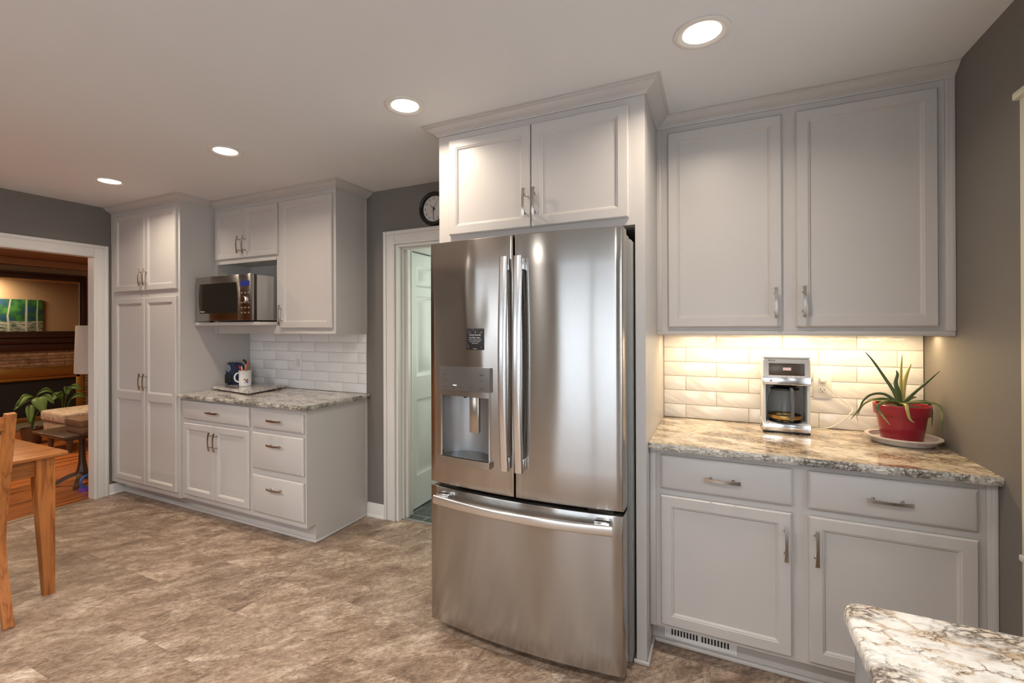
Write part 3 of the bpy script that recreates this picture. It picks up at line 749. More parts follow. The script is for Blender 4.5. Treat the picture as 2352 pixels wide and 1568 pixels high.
# ---------------------------------------------------------------- right base
yr = -.610
rb = thing('base_cabinet', (.286, -.3, 0), 'wide light grey base cabinet with two drawers over two doors beside the refrigerator', 'cabinet')
mb = MB(); mb.box(FX1+.001, XE, yr, -.001, .114, .884); mb.box(FX1+.001, XE, -.535, -.001, 0, .114)
mb.box(FX1+.001, -.245, yr-.006, yr, .114, .884, .002); mb.box(.814, XE, yr-.007, yr, .114, .884, .002); mb.box(.826, XE, yr-.011, yr-.007, .114, .884, .002)
obj('body', mb, M['cab'], rb)
drawer(rb, -.225, .258, .717, .859, yr, .014, .786); drawer(rb, .310, .791, .717, .859, yr, .548, .786)
door(rb, -.225, .256, .134, .689, yr, .235, .576); door(rb, .310, .791, .134, .689, yr, .334, .578)
shoe(rb, [(FX1+.012, XE, -.549, -.535)])
# floor register in the toe kick
vg = thing('vent_grille', (-.075, -.54, .02), 'white floor register grille in the toe kick of the right base cabinet', 'vent')
mb = MB(); mb.box(-.218, .069, -.540, -.5352, .026, .108, .002); obj('plate', mb, M['white'], vg)
mb = MB()
for g0 in (-.190, -.068):
    for k in range(9): mb.box(g0+k*.0125, g0+k*.0125+.0065, -.5412, -.540, .045, .070)
obj('slots', mb, M['inside'], vg)
countertop('countertop', FX1+.001, XR-.001, -.650, -.001, .885, .9144, 'granite', 'graniteedge', (.28, -.3, .885), 'cream and brown granite countertop under the coffee maker', {'f'}, .0, jag=.005)
backsplash('tile_backsplash', FX1+.001, XR-.002, .916, 1.371, -.157, 'white subway tile backsplash behind the coffee maker', True)

# ---------------------------------------------------------------- refrigerator
XC, HW = -.776, .444
def fy(x): return -.935+.035*((x-XC)/HW)**2
def bowed(x0, x1, z0, z1, yback, hole=None, e=.006):
    mb = MB(); xs = [x0, x0+e*.35, x0+e, x1-e, x1-e*.35, x1]; zs = [z0, z0+e*.35, z0+e, z1-e, z1-e*.35, z1]
    n = 18
    xs += [x0+e+(x1-x0-2*e)*i/n for i in range(1, n)]; zs += [z0+e+(z1-z0-2*e)*i/8 for i in range(1, 8)]
    if hole: xs += [hole[0], hole[1]]; zs += [hole[2], hole[3]]
    xs = sorted(set(round(v, 5) for v in xs)); zs = sorted(set(round(v, 5) for v in zs))
    def depth(x, z):
        d = min(x-x0, x1-x, z-z0, z1-z); d = max(0, min(d, e)); return e-math.sqrt(max(0, e*e-(e-d)**2))
    V = [[mb.bm.verts.new((x, fy(x)+depth(x, z), z)) for z in zs] for x in xs]
    for i in range(len(xs)-1):
        for j in range(len(zs)-1):
            if hole and hole[0]-1e-4 <= xs[i] < hole[1]-1e-4 and hole[2]-1e-4 <= zs[j] < hole[3]-1e-4: continue
            mb.bm.faces.new((V[i][j], V[i+1][j], V[i+1][j+1], V[i][j+1]))
    # sides
    loop = [V[i][0] for i in range(len(xs))]+[V[-1][j] for j in range(1, len(zs))]+[V[i][-1] for i in range(len(xs)-2, -1, -1)]+[V[0][j] for j in range(len(zs)-2, 0, -1)]
    back = [mb.bm.verts.new((v.co.x, yback, v.co.z)) for v in loop]; m = len(loop)
    for i in range(m): mb.bm.faces.new((loop[i], back[i], back[(i+1) % m], loop[(i+1) % m]))
    mb.bm.faces.new(back)
    return mb
fr = thing('refrigerator', (-.776, -.45, 0), 'stainless steel french door refrigerator with bottom freezer and water dispenser', 'refrigerator')
FZ0, FZ1 = .692, 1.806
mb = MB(); mb.box(-1.226, -.321, -.772, -.10, .03, 1.775, .004); obj('body', mb, M['darkgrey'], fr)
mb = MB(); mb.box(-1.210, -.340, -.812, -.772, .05, 1.76); obj('gasket', mb, M['inside'], fr)
for x in (-1.17, -.38): obj('foot', MB().box(x-.035, x+.035, -.70, -.10, 0, .03), M['black'], fr)
HX0, HX1, HZ0, HZ1 = -1.150, -.893, .828, 1.128
ld = obj('door', bowed(-1.220, -.779, FZ0, FZ1, -.812, (HX0, HX1, HZ0, HZ1)), M['steelwavy'], fr)
rd = obj('door', bowed(-.773, -.332, FZ0, FZ1, -.812), M['steel'], fr)
dr = obj('freezer_drawer', bowed(-1.220, -.332, .048, .676, -.812), M['steel'], fr)
for x in (-1.18, -.372):
    mb = MB(); mb.box(x-.03, x+.03, -.80, -.66, 1.776, 1.800, .004); obj('hinge_cover', mb, simple('grey hinge cover', (.35, .35, .34), .45), fr)
for x in (-1.14, -.43):
    mb = MB(); mb.box(x-.05, x+.05, -.87, -.80, .678, .690, .002); obj('hinge', mb, M['darkgrey'], fr)
def bar_handle(pts, w, t, parent, ends):
    """flattened bar following pts with end brackets"""
    sec = []
    for i in range(20):
        a = 2*PI*i/20; c, s_ = math.cos(a), math.sin(a); p = .55
        sec.append((w*math.copysign(abs(c)**p, c), t*math.copysign(abs(s_)**p, s_)))
    mb = MB(); mb.sweep(pts, sec, up=(0, 1, 0)); o = obj('handle', mb, M['steelbar'], parent)
    for e in ends: obj('bracket', MB().box(*e, .003), M['chrome'], o)
    return o
for x, p in ((-.8065, ld), (-.742, rd)):
    pts = []
    for i in range(25):
        t = i/24; z = .812+(1.708-.812)*t; pts.append((x, -.968-.022*math.sin(PI*t), z))
    ex = (x-.008, x+.020)
    bar_handle(pts, .0185, .011, p, [(ex[0], ex[1], -.966, fy(x)-.0005, .818, .868), (ex[0], ex[1], -.966, fy(x)-.0005, 1.652, 1.702)])
pts = [(-1.165+(.80)*i/30, fy(-1.165+.80*i/30)-.046-.014*math.sin(PI*i/30), .634) for i in range(31)]
bar_handle(pts, .0195, .011, dr, [(-1.155, -1.095, -.955, fy(-1.12)+.002, .630, .662), (-.435, -.375, -.955, fy(-.40)+.002, .630, .662)])
# dispenser
dsp = MB(); n = 28; pr = []
for i in range(n+1):
    t = i/n; x = HX0+(HX1-HX0)*t; pr.append((x, -.900+.085*math.sin(PI*t)**.6))
for (a, b) in zip(pr, pr[1:]):
    v = [dsp.bm.verts.new(q) for q in ((a[0], a[1], HZ0), (b[0], b[1], HZ0), (b[0], b[1], HZ1), (a[0], a[1], HZ1))]; dsp.bm.faces.new(v)
for xx in (HX0, HX1):
    v = [dsp.bm.verts.new(q) for q in ((xx, fy(xx), HZ0), (xx, -.900, HZ0), (xx, -.900, HZ1), (xx, fy(xx), HZ1))]; dsp.bm.faces.new(v)
for zz in (HZ0, HZ1):
    lo = [dsp.bm.verts.new((p[0], p[1], zz)) for p in pr]; fo = [dsp.bm.verts.new((p[0], fy(p[0]), zz)) for p in pr]
    for i in range(n): dsp.bm.faces.new((lo[i], lo[i+1], fo[i+1], fo[i]))
obj('dispenser_recess', dsp, simple('grey dispenser lining', (.36, .36, .36), .35, .6), ld, weld=True)
def curved_box(x0, x1, z0, z1, proud, inn=.002, n=10, bev=0):
    mb = MB(); A = []; xs = [x0+(x1-x0)*i/n for i in range(n+1)]
    F = [[mb.bm.verts.new((x, fy(x)-proud, z)) for z in (z0, z1)] for x in xs]; B = [[mb.bm.verts.new((x, fy(x)+inn, z)) for z in (z0, z1)] for x in xs]
    for i in range(n):
        mb.bm.faces.new((F[i][0], F[i+1][0], F[i+1][1], F[i][1])); mb.bm.faces.new((B[i][0], B[i][1], B[i+1][1], B[i+1][0]))
        mb.bm.faces.new((F[i][1], F[i+1][1], B[i+1][1], B[i][1])); mb.bm.faces.new((F[i][0], B[i][0], B[i+1][0], F[i+1][0]))
    for k in (0, n): mb.bm.faces.new((F[k][0], F[k][1], B[k][1], B[k][0]))
    return mb
obj('control_panel', curved_box(-1.156, -.886, 1.130, 1.236, .016), simple('smoked control panel', (.34, .32, .30), .18, .8), ld)
obj('panel_underside', curved_box(-1.150, -.893, 1.104, 1.130, .010), M['steel'], ld)
for xx, zz in ((-1.12, 1.20), (-1.12, 1.172), (-1.12, 1.145), (-1.075, 1.145), (-1.03, 1.145), (-.98, 1.145), (-.925, 1.145), (-.925, 1.18), (-.925, 1.205)):
    obj('panel_mark', MB().box(xx-.010, xx+.010, fy(xx)-.0172, fy(xx)-.0155, zz-.0012, zz+.0012), M['mark'], ld)
mb = MB(); mb.box(-1.076, -1.058, fy(-1.067)-.0175, fy(-1.067)-.0155, 1.152, 1.155); obj('indicator', mb, simple('lit indicator', (.8, .8, .9), .4, emit=(.8, .8, 1), es=1.5), ld)
mb = MB(); mb.box(-1.000, -.952, -.925, -.905, .945, 1.115, .004); obj('dispenser_paddle', mb, simple('bronze tinted paddle', (.42, .36, .30), .2, .8), ld)
mb = MB(); mb.lathe([(.008, 1.095), (.008, 1.108), (.013, 1.11), (.013, 1.125)], (-1.03, -.905, 0), 14); obj('spout', mb, M['black'], ld)
mb = curved_box(-1.158, -.886, .800, .830, .022); obj('drip_tray', mb, M['steel'], ld)
mb = MB()
xs = [HX0+.002+(HX1-HX0-.004)*i/14 for i in range(15)]
lo = [mb.bm.verts.new((x, -.902+.083*math.sin(PI*i/14)**.6, .832)) for i, x in enumerate(xs)]; fo = [mb.bm.verts.new((x, fy(x)-.018, .832)) for x in xs]
for i in range(14): mb.bm.faces.new((lo[i], lo[i+1], fo[i+1], fo[i]))
obj('tray_grate', mb, simple('dark tray grate', (.10, .10, .10), .25, .5), ld)
for xt in (HX0, HX1): obj('recess_trim', MB().box(xt-.0035, xt+.0035, fy(xt)-.006, fy(xt)+.002, HZ0, HZ1), M['chrome'], ld)
# magnet with text
mg = thing('fridge_magnet', (-.964, fy(-.964)-.001, 1.36), 'square black magnet with white lettering and star dots on the refrigerator door', 'magnet')
ya = min(fy(-1.004), fy(-.924))-.0035
mb = MB(); mb.box(-1.0065, -.9215, ya, ya+.003, 1.314, 1.408, .0006); obj('card', mb, simple('black card', (.018, .017, .018), .4), mg)
ws = simple('white print', (.75, .75, .72), .6)
mb = MB(); ym = ya-.0003
for s_, z, sz in (('Good friends', 1.3795, .0108), ('are like stars.', 1.3675, .0108), ("You don't always see them,", 1.358, .0060), ("but you know they're", 1.3505, .0060), ('always there.', 1.343, .0060), ('Pittsburgh', 1.319, .0050)):
    mb.add(text_mb(s_, sz, (-.964, ym, z), depth=.0002))
obj('lettering', mb, ws, mg)
mb = MB(); rr = random.Random(4)
for k in range(46):
    x = rr.uniform(-1.003, -.925); z = rr.choice((rr.uniform(1.386, 1.405), rr.uniform(1.317, 1.338), rr.uniform(1.317, 1.405)))
    if abs(x+.964) < .029 and 1.314 < z < 1.386: continue
    s_ = rr.choice((.0005, .0006, .0011)); mb.box(x-s_, x+s_, ym-.0002, ym+.0003, z-s_, z+s_)
obj('stars', mb, ws, mg)

# ---------------------------------------------------------------- clock
ck = thing('wall_clock', (-1.782, -.002, 2.242), 'round black framed wall clock above the back doorway', 'clock')
c = (-1.782, 0, 2.242)
mb = MB(); mb.lathe([(.118, -.001), (.118, -.016), (.113, -.028), (.103, -.034), (.095, -.028), (.090, -.014), (.088, -.010)], c, 56, 'y', caps=False); obj('rim', mb, M['black'], ck)
mb = MB(); mb.lathe([(.091, -.006), (.091, -.010)], c, 48, 'y'); fc_ = obj('dial', mb, simple('white clock dial', (.66, .64, .60), .5), ck)
for k in range(1, 13):
    a = PI/2-k*PI/6; obj('numeral', MB().add(text_mb(str(k), .023, (c[0]+.072*math.cos(a), -.0108, c[2]+.072*math.sin(a)), depth=.0003)), M['black'], fc_)
def hand(name, ang, l, w, y, tail=.015):
    a = math.radians(90-ang); d = Vector((math.cos(a), 0, math.sin(a))); nn = Vector((-d.z, 0, d.x)); cc = Vector(c)
    m_ = MB(); ps = [cc-d*tail+nn*w, cc+d*l+nn*w*.4, cc+d*l-nn*w*.4, cc-d*tail-nn*w]
    A = [m_.bm.verts.new((p.x, y, p.z)) for p in ps]; B = [m_.bm.verts.new((p.x, y-.001, p.z)) for p in ps]
    m_.bm.faces.new(A); m_.bm.faces.new(B[::-1])
    for i in range(4): m_.bm.faces.new((A[i], A[(i+1) % 4], B[(i+1) % 4], B[i]))
    obj(name, m_, M['black'], ck)
hand('hour_hand', 312, .042, .003, -.013); hand('minute_hand', 182, .072, .0025, -.0145); hand('second_hand', 32, .080, .001, -.016, .03)
mb = MB(); mb.lathe([(.006, -.010), (.006, -.018), (0, -.018)], c, 16, 'y'); obj('hub', mb, M['black'], ck)

# ---------------------------------------------------------------- recessed ceiling lights
def downlight(x, y, label, power=None):
    t = thing('recessed_light', (x, y, ZC), label, 'ceiling light', 'recessed ceiling lights')
    mb = MB(); mb.lathe([(.092, -.0005), (.092, -.004), (.086, -.007), (.074, -.006), (.066, -.001), (.060, -.0008)], (x, y, ZC), 48, caps=False); obj('trim_ring', mb, simple('white trim ring', (.72, .69, .64), .35), t)
    mb = MB(); mb.lathe([(0, -.0015), (.062, -.0015)], (x, y, ZC), 40, caps=False); obj('lens', mb, M['lens'], t)
    l = area('downlight_glow', (x, y, ZC-.012), (0, 0, 0), .11, power or CAN_POWER, REARC if power else WARM, shape='DISK', spread=math.radians(150))
    return t
for (x, y), lab in zip([(-.045, -.975), (-1.292, -.995), (-2.55, -1.005), (-3.785, -1.005)],
    ['lit round recessed ceiling light above the right cabinets, largest of the four', 'lit round recessed ceiling light just left of the refrigerator cabinet crown',
     'lit round recessed ceiling light in front of the microwave cabinet', 'lit round recessed ceiling light in front of the pantry, smallest of the four']):
    downlight(x, y, lab)
for y, rowname in ((-2.95, 'second'), (-4.55, 'third')):  # unseen rear rows added as fill, stronger and less warm than the front row
    for x, nm in ((-.045, 'rightmost'), (-1.292, 'second from right'), (-2.55, 'second from left'), (-3.785, 'leftmost')):
        downlight(x, y, 'added unseen recessed fill light behind the camera, %s of the %s row' % (nm, rowname), REAR_POWER)

# ---------------------------------------------------------------- microwave
mw = thing('microwave_oven', (-3.33, -.26, 1.46), 'stainless steel microwave oven on the shelf of the wall cabinet nook', 'microwave')
x0, x1, z0, z1, yy = -3.650, -3.000, 1.470, 1.805, -.500
mb = MB(); mb.box(x0+.008, x1-.002, yy+.032, -.05, z0, z1-.004, .003); obj('body', mb, simple('grey microwave casing', (.42, .41, .40), .32, .7), mw)
mb = MB(); mb.box(x0+.002, x1-.002, yy+.010, yy+.034, z0, z1-.002, .002); obj('bezel', mb, M['black'], mw)
mdoor = obj('door', MB().box(x0, x1-.148, yy-.006, yy+.010, z0, z1, .003), M['steel'], mw)
pts = []; a0, a1, b0, b1 = x0+.052, x1-.172, z0+.055, z1-.055
poly = [(a0, b0)]+[(a0+(a1-a0)*i/8, b0) for i in range(1, 8)]+[(a1, b0)]+[(a1+.012*math.sin(PI*i/8), b0+(b1-b0)*i/8) for i in range(1, 8)]+[(a1, b1)]+[(a0, b1)]+[(a0-.012*math.sin(PI*i/8), b1-(b1-b0)*i/8) for i in range(1, 8)]
obj('window', MB().prism(poly, 'y', yy-.0075, yy-.002), M['glassdark'], mdoor)
obj('lettering', MB().add(text_mb('Panasonic', .014, (a0+.035, yy-.008, b0+.014), depth=.0003)), ws, mdoor)
cp = obj('control_panel', MB().box(x1-.147, x1, yy-.006, yy+.010, z0, z1, .003), M['steel'], mw)
mb = MB(); mb.box(x1-.125, x1-.030, yy-.0075, yy-.005, z1-.085, z1-.050); obj('display', mb, M['screenblue'], cp)
for r_ in range(5):
    if r_ == 1: continue
    for k in range(3): obj('button', MB().box(x1-.122+k*.038, x1-.104+k*.038, yy-.0078, yy-.005, z1-.141-r_*.036, z1-.131-r_*.036, .001), M['button'], cp)
obj('knob', MB().lathe([(.024, 0), (.024, -.012), (.020, -.018), (0, -.018)], (x1-.073, yy-.006, z1-.185), 24, 'y'), M['chrome'], cp)
obj('lettering', MB().add(text_mb('Panasonic', .011, (x1-.075, yy-.0065, z1-.030), depth=.0003)), simple('dark print', (.05, .05, .05), .5), cp)
for xx in (x0+.06, x1-.06):
    for y_ in (-.42, -.10): obj('foot', MB().lathe([(.014, 1.4595), (.012, z0)], (xx, y_, 0), 12), M['black'], mw)
lt = obj('plastic_clip', MB().lathe([(.004, 0), (.030, .002), (.026, .014), (.010, .020), (0, .020)], (-3.42, -.42, 1.8015), 16), M['lime'], None, (-3.42, -.42, 1.8015)); tag(lt, 'small lime green plastic piece lying on top of the microwave', 'plastic piece')

# ---------------------------------------------------------------- granite board, sharpener, mug with pens
mb = MB(); poly = [(-3.695, -.345), (-3.155, -.425), (-3.225, -.045), (-3.695, -.015)]
mb.prism(poly, 'z', .9235, .945); bo = obj('granite_board', mb, M['graniteL'], None, (-3.4, -.2, .915))
tag(bo, 'small granite board lying on the left countertop under the mug', 'board')
for p in ((-3.66, -.31), (-3.19, -.39), (-3.25, -.07), (-3.66, -.05)): obj('foot', MB().lathe([(.010, .9148), (.010, .9235)], (p[0], p[1], 0), 12), M['black'], bo)
sh = thing('pencil_sharpener', (-3.66, -.17, .945), 'dark blue electric pencil sharpener standing on the granite board', 'pencil sharpener')
mb = MB(); prof = [(-.055, 0), (.06, 0), (.062, .06), (.050, .14), (.030, .172), (-.02, .185), (-.045, .178), (-.058, .12), (-.062, .04)]
poly = [(-.17+p[0], .945+p[1]) for p in prof]; mb.prism(poly, 'x', -3.735, -3.605)
bmesh.ops.bevel(mb.bm, geom=mb.bm.edges[:], offset=.010, segments=3, affect='EDGES', clamp_overlap=True); obj('body', mb, M['blue'], sh)
obj('dial', MB().lathe([(.030, -.002), (.030, -.008), (.022, -.012), (.010, -.010), (0, -.006)], (-3.672, -.222, 1.080), 24, 'y'), simple('grey dial', (.25, .27, .30), .3), sh)
obj('shavings_drawer', MB().box(-3.725, -3.625, -.238, -.224, .955, 1.030, .006), M['black'], sh)
mugx, mugy = -3.452, -.235
mg_ = thing('mug', (mugx, mugy, .945), 'white mug with coloured flower print on the granite board', 'mug')
mb = MB(); mb.lathe([(0, .002), (.040, .002), (.044, .006), (.047, .05), (.046, .085), (.045, .115), (.051, .128), (.049, .129), (.042, .116), (.043, .05), (.038, .010), (0, .008)], (mugx, mugy, .9432), 36); obj('cup', mb, simple('white glazed china', (.76, .74, .70), .2), mg_)
mb = MB(); mb.sweep([(mugx-.60*q, mugy-.75*q, z) for q, z in ((.043, 1.050), (.064, 1.049), (.078, 1.022), (.069, .990), (.045, .978))], [(.006*math.cos(a), .006*math.sin(a)) for a in [2*PI*i/10 for i in range(10)]], up=(.78, -.62, 0), smooth_pts=5); obj('handle', mb, simple('white glazed handle', (.76, .74, .70), .2), mg_)
rr = random.Random(9)
for k, (nm, colr) in enumerate((('flower_print', (.45, .04, .03)), ('flower_print', (.06, .05, .35)), ('flower_print', (.55, .30, .03)), ('flower_print', (.10, .12, .10)))):
    mb = MB()
    for j in range(4):
        an = -.50+rr.uniform(-.32, .32); zz = 1.000+(.0, -.020, .008, .0)[k]+rr.uniform(-.010, .010); r0 = .0476
        cen = Vector((mugx+r0*math.cos(an), mugy+r0*math.sin(an), zz)); nrm = Vector((math.cos(an), math.sin(an), 0)); tn = Vector((-nrm.y, nrm.x, 0)); rad = rr.uniform(.004, .0075)
        vs = [mb.bm.verts.new(cen+tn*(rad*math.cos(q))+Vector((0, 0, rad*.8*math.sin(q)))) for q in [2*PI*i/9 for i in range(9)]]; mb.bm.faces.new(vs)
    obj(nm, mb, simple('print colour', colr, .4), mg_)
def pen(dx, dy, tx, ty, h, r, colr, label, name='pen', cap=None):
    p0 = Vector((mugx+dx, mugy+dy, .955)); p1 = Vector((mugx+tx, mugy+ty, .945+h)); d = p1-p0
    t = thing(name, tuple(p0), label, 'pen')
    q = p0+d*.72
    obj('barrel', MB().tube([p0, q], r, 10), simple('pen colour', colr, .35), t)
    obj('tip', MB().tube([q, q+d*.22, p1], r, 10, scales=[1.12, 1.05, .45]), simple('pen cap', cap or colr, .35), t)
pen(.0, .02, -.048, -.02, .165, .0075, (.55, .02, .02), 'red capped pen leaning left in the mug')
pen(.01, .0, -.040, .03, .200, .0050, (.02, .02, .03), 'black pen leaning over the left rim of the mug', cap=(.02, .02, .02))
pen(-.02, .01, -.004, -.03, .165, .0050, (.80, .80, .74), 'white pen standing in the middle of the mug')
pen(-.01, -.02, .022, .0, .175, .0060, (.05, .12, .04), 'dark green pen at the back of the mug')
pen(-.02, .0, .036, -.02, .180, .0055, (.60, .40, .06), 'yellow pencil leaning right in the mug', 'pencil')
pen(-.02, -.01, .052, -.01, .205, .0065, (.45, .10, .09), 'tall reddish marker leaning over the right rim of the mug', 'marker')
sc_ = thing('kitchen_scissors', (mugx+.005, mugy+.01, .955), 'dark handled scissors standing highest in the mug', 'scissors')
obj('blades', MB().box(mugx+.0, mugx+.012, mugy+.006, mugy+.010, .957, 1.10), M['chrome'], sc_)
obj('handles', MB().tube([(mugx+.006, mugy+.008, 1.095), (mugx-.004, mugy+.008, 1.135), (mugx-.030, mugy+.006, 1.155)], .009, 10, scales=[.7, 1, .8], sm=4), M['black'], sc_)

# ---------------------------------------------------------------- coffee maker
cm = thing('coffee_maker', (.288, -.13, .914), 'white and steel drip coffee maker on the right countertop', 'coffee maker')
X0, X1, Y0, Y1, Z0 = .192, .384, -.215, -.035, .9148
white = simple('white appliance plastic', (.70, .70, .70), .3)
mb = MB(); mb.box(X0, X1, Y0+.004, Y1, Z0+.004, .962, .008, 3); obj('base', mb, white, cm)
obj('base_pad', MB().box(X0+.002, X1-.002, Y0+.006, Y1-.002, Z0, Z0+.008, .002), M['black'], cm)
obj('base_band', MB().box(X0-.001, X1+.001, Y0-.001, Y0+.10, .923, .958, .004), M['chrome'], cm)
obj('rear_column', MB().box(X0+.002, X1-.002, -.085, Y1, .962, 1.140, .006), simple('grey back plate', (.55, .54, .52), .4), cm)
for xa in (X0+.002, X1-.014): obj('side_pillar', MB().box(xa, xa+.012, Y0+.012, -.085, .960, 1.140, .003), white, cm)
obj('housing', MB().box(X0, X1, Y0+.002, Y1, 1.140, 1.262, .010, 3), white, cm)
obj('lid', MB().box(X0+.002, X1-.002, Y0+.004, Y1-.002, 1.262, 1.270, .003), white, cm)
bb = obj('steel_band', MB().box(X0-.002, X1+.002, Y0-.003, Y0+.11, 1.139, 1.178, .004), M['chrome'], cm)
obj('power_button', MB().lathe([(.006, 0), (.006, -.003), (0, -.004)], (X0+.033, Y0-.003, 1.160), 16, 'y'), M['nickel'], cm)
obj('display_panel', MB().box(X0+.025, X1-.025, Y0-.001, Y0+.006, 1.184, 1.240, .001), simple('dark bronze display glass', (.10, .075, .055), .25, .3), cm)
obj('display', MB().box(.274, .306, Y0-.002, Y0, 1.208, 1.221), M['lcd'], cm)
mb = MB()
for k in range(8): mb.box(X0+.026+k*.0178, X0+.0425+k*.0178, Y0-.006, Y0+.002, 1.175, 1.184, .001)
obj('button_row', mb, simple('silver buttons', (.8, .8, .8), .25), cm)
obj('lettering', MB().add(text_mb('BRAUN', .0088, (X0+.037, Y0+.0012, 1.2525), depth=.0004)), M['black'], cm)
obj('brew_basket', MB().lathe([(.050, 1.128), (.058, 1.140)], (.288, -.145, 0), 28), M['black'], cm)
caf = thing('glass_carafe', (.286, -.158, .963), 'glass coffee carafe with black handle inside the coffee maker', 'carafe')
cc = (.286, -.158, 0)
obj('warming_plate', MB().lathe([(.060, .9620), (.066, .9630), (.066, .966), (0, .966)], cc, 32), M['black'], cm)
mb = MB(); mb.lathe([(0, .9675), (.058, .9675), (.067, .976), (.070, 1.00), (.070, 1.045), (.066, 1.078), (.058, 1.098), (.053, 1.112), (.051, 1.112), (.056, 1.097), (.064, 1.076), (.068, 1.044), (.068, 1.0), (.065, .978), (.057, .970), (0, .970)], cc, 44); obj('jug', mb, simple('thin carafe glass', (.97, .98, .98), .03, trans=1, ior=1.18), caf)
obj('reflection_band', MB().lathe([(.0705, .980), (.0712, .982), (.0712, .994), (.0705, .996)], cc, 40, caps=False), M['brass'], caf)  # golden ring in brass stands in for a reflection low on the glass
obj('lid', MB().lathe([(.055, 1.1125), (.060, 1.114), (.059, 1.120), (.02, 1.125), (0, 1.125)], cc, 32), M['black'], caf)
mb = MB(); mb.sweep([(.306, -.212, 1.116), (.306, -.238, 1.106), (.307, -.243, 1.06), (.307, -.242, 1.01), (.306, -.230, .985)], [(-.013, -.006), (.013, -.006), (.013, .006), (-.013, .006)], up=(1, 0, 0), smooth_pts=4); obj('handle', mb, simple('grey handle plastic', (.13, .13, .14), .3), caf)
# outlet with plug
ou = thing('power_outlet', (.459, -.011, 1.123), 'white double outlet plate on the tiles right of the coffee maker', 'outlet')
mb = MB(); mb.box(.422, .496, -.017, -.0108, 1.062, 1.186, .002); obj('plate', mb, M['white'], ou)
for zz in (1.148, 1.102):
    mb = MB(); mb.box(.443, .475, -.0185, -.0165, zz-.016, zz+.016, .004); so = obj('socket', mb, simple('socket face', (.74, .73, .70), .35), ou)
    mb = MB(); mb.box(.4505, .4525, -.0190, -.0180, zz-.002, zz+.007); mb.box(.4655, .4675, -.0190, -.0180, zz-.002, zz+.006); mb.lathe([(.0025, -.0190), (.0025, -.0180)], (.459, 0, zz-.009), 10, 'y'); obj('slots', mb, M['inside'], so)
mb = MB(); mb.tube([(.462, -.040, 1.142), (.475, -.035, 1.122), (.525, -.025, 1.068), (.572, -.025, 1.022), (.562, -.045, .998), (.522, -.055, .957), (.478, -.050, .927), (.430, -.045, .9185), (.386, -.050, .9185)], .0026, 8, sm=8); cd_ = obj('power_cord', mb, M['white'], cm)
obj('plug', MB().box(.446, .472, -.048, -.0192, 1.140, 1.166, .006, 3), M['white'], cd_)

# ---------------------------------------------------------------- aloe
PX, PY = .708, -.200
al = thing('potted_aloe', (PX, PY, .925), 'spiky green aloe plant in a red pot on the right countertop', 'plant')
mb = MB(); mb.lathe([(0, .002), (.066, .002), (.070, .008), (.085, .108), (.092, .110), (.0945, .114), (.0965, .150), (.094, .153), (.088, .152), (.086, .13), (0, .128)], (PX, PY, .925), 48); obj('pot', mb, M['red'], al)
mb = MB(); mb.lathe([(0, 0), (.086, 0)], (PX, PY, 1.066), 32, caps=False); obj('soil', mb, M['soil'], al)
LV = [
    ([(0.587, -0.19, 1.299), (0.616, -0.19, 1.257), (0.654, -0.195, 1.187), (0.685, -0.2, 1.126), (0.700, -0.2, 1.075)], 0.010, 'aloedark'),
    ([(0.686, -0.22, 1.223), (0.69, -0.22, 1.206), (0.684, -0.22, 1.169), (0.694, -0.215, 1.126), (0.704, -0.2, 1.072)], 0.013, 'aloedark'),
    ([(0.72, -0.17, 1.287), (0.715, -0.175, 1.228), (0.709, -0.19, 1.151), (0.706, -0.2, 1.075)], 0.0095, 'aloepale'),
    ([(0.753, -0.16, 1.248), (0.739, -0.165, 1.212), (0.725, -0.175, 1.166), (0.709, -0.2, 1.078)], 0.0125, 'aloepale'),
    ([(0.834, -0.2, 1.225), (0.797, -0.2, 1.181), (0.75, -0.2, 1.127), (0.71, -0.205, 1.080)], 0.0095, 'aloedark'),
    ([(0.532, -0.2, 0.999), (0.562, -0.2, 1.046), (0.58, -0.19, 1.084), (0.611, -0.185, 1.112), (0.655, -0.19, 1.116), (0.698, -0.2, 1.080)], 0.0085, 'aloedark'),
    ([(0.568, -0.16, 1.014), (0.575, -0.16, 1.041), (0.592, -0.16, 1.068), (0.62, -0.17, 1.088), (0.663, -0.18, 1.095), (0.698, -0.2, 1.080)], 0.0085, 'aloe'),
    ([(0.641, -0.31, 1.003), (0.62, -0.315, 1.033), (0.599, -0.315, 1.07), (0.609, -0.305, 1.088), (0.647, -0.27, 1.097), (0.703, -0.205, 1.080)], 0.0115, 'aloe'),
    ([(0.718, -0.312, 1.02), (0.702, -0.316, 1.036), (0.694, -0.316, 1.074), (0.699, -0.288, 1.089), (0.703, -0.21, 1.080)], 0.0115, 'aloepale'),
    ([(0.832, -0.12, 0.976), (0.834, -0.12, 1.026), (0.826, -0.13, 1.064), (0.8, -0.15, 1.088), (0.72, -0.195, 1.082)], 0.0085, 'aloedark'),
    ([(0.828, -0.22, 0.968), (0.834, -0.22, 1.006), (0.834, -0.22, 1.044), (0.828, -0.22, 1.078), (0.801, -0.22, 1.093), (0.742, -0.225, 1.090), (0.713, -0.21, 1.080)], 0.0085, 'aloe'),
    ([(0.566, -0.17, 0.98), (0.561, -0.17, 1.012), (0.576, -0.17, 1.052), (0.609, -0.175, 1.083), (0.698, -0.195, 1.082)], 0.0040, 'aloepale'),
    ([(0.771, -0.16, 1.105), (0.755, -0.165, 1.104), (0.712, -0.195, 1.080)], 0.010, 'aloe')]
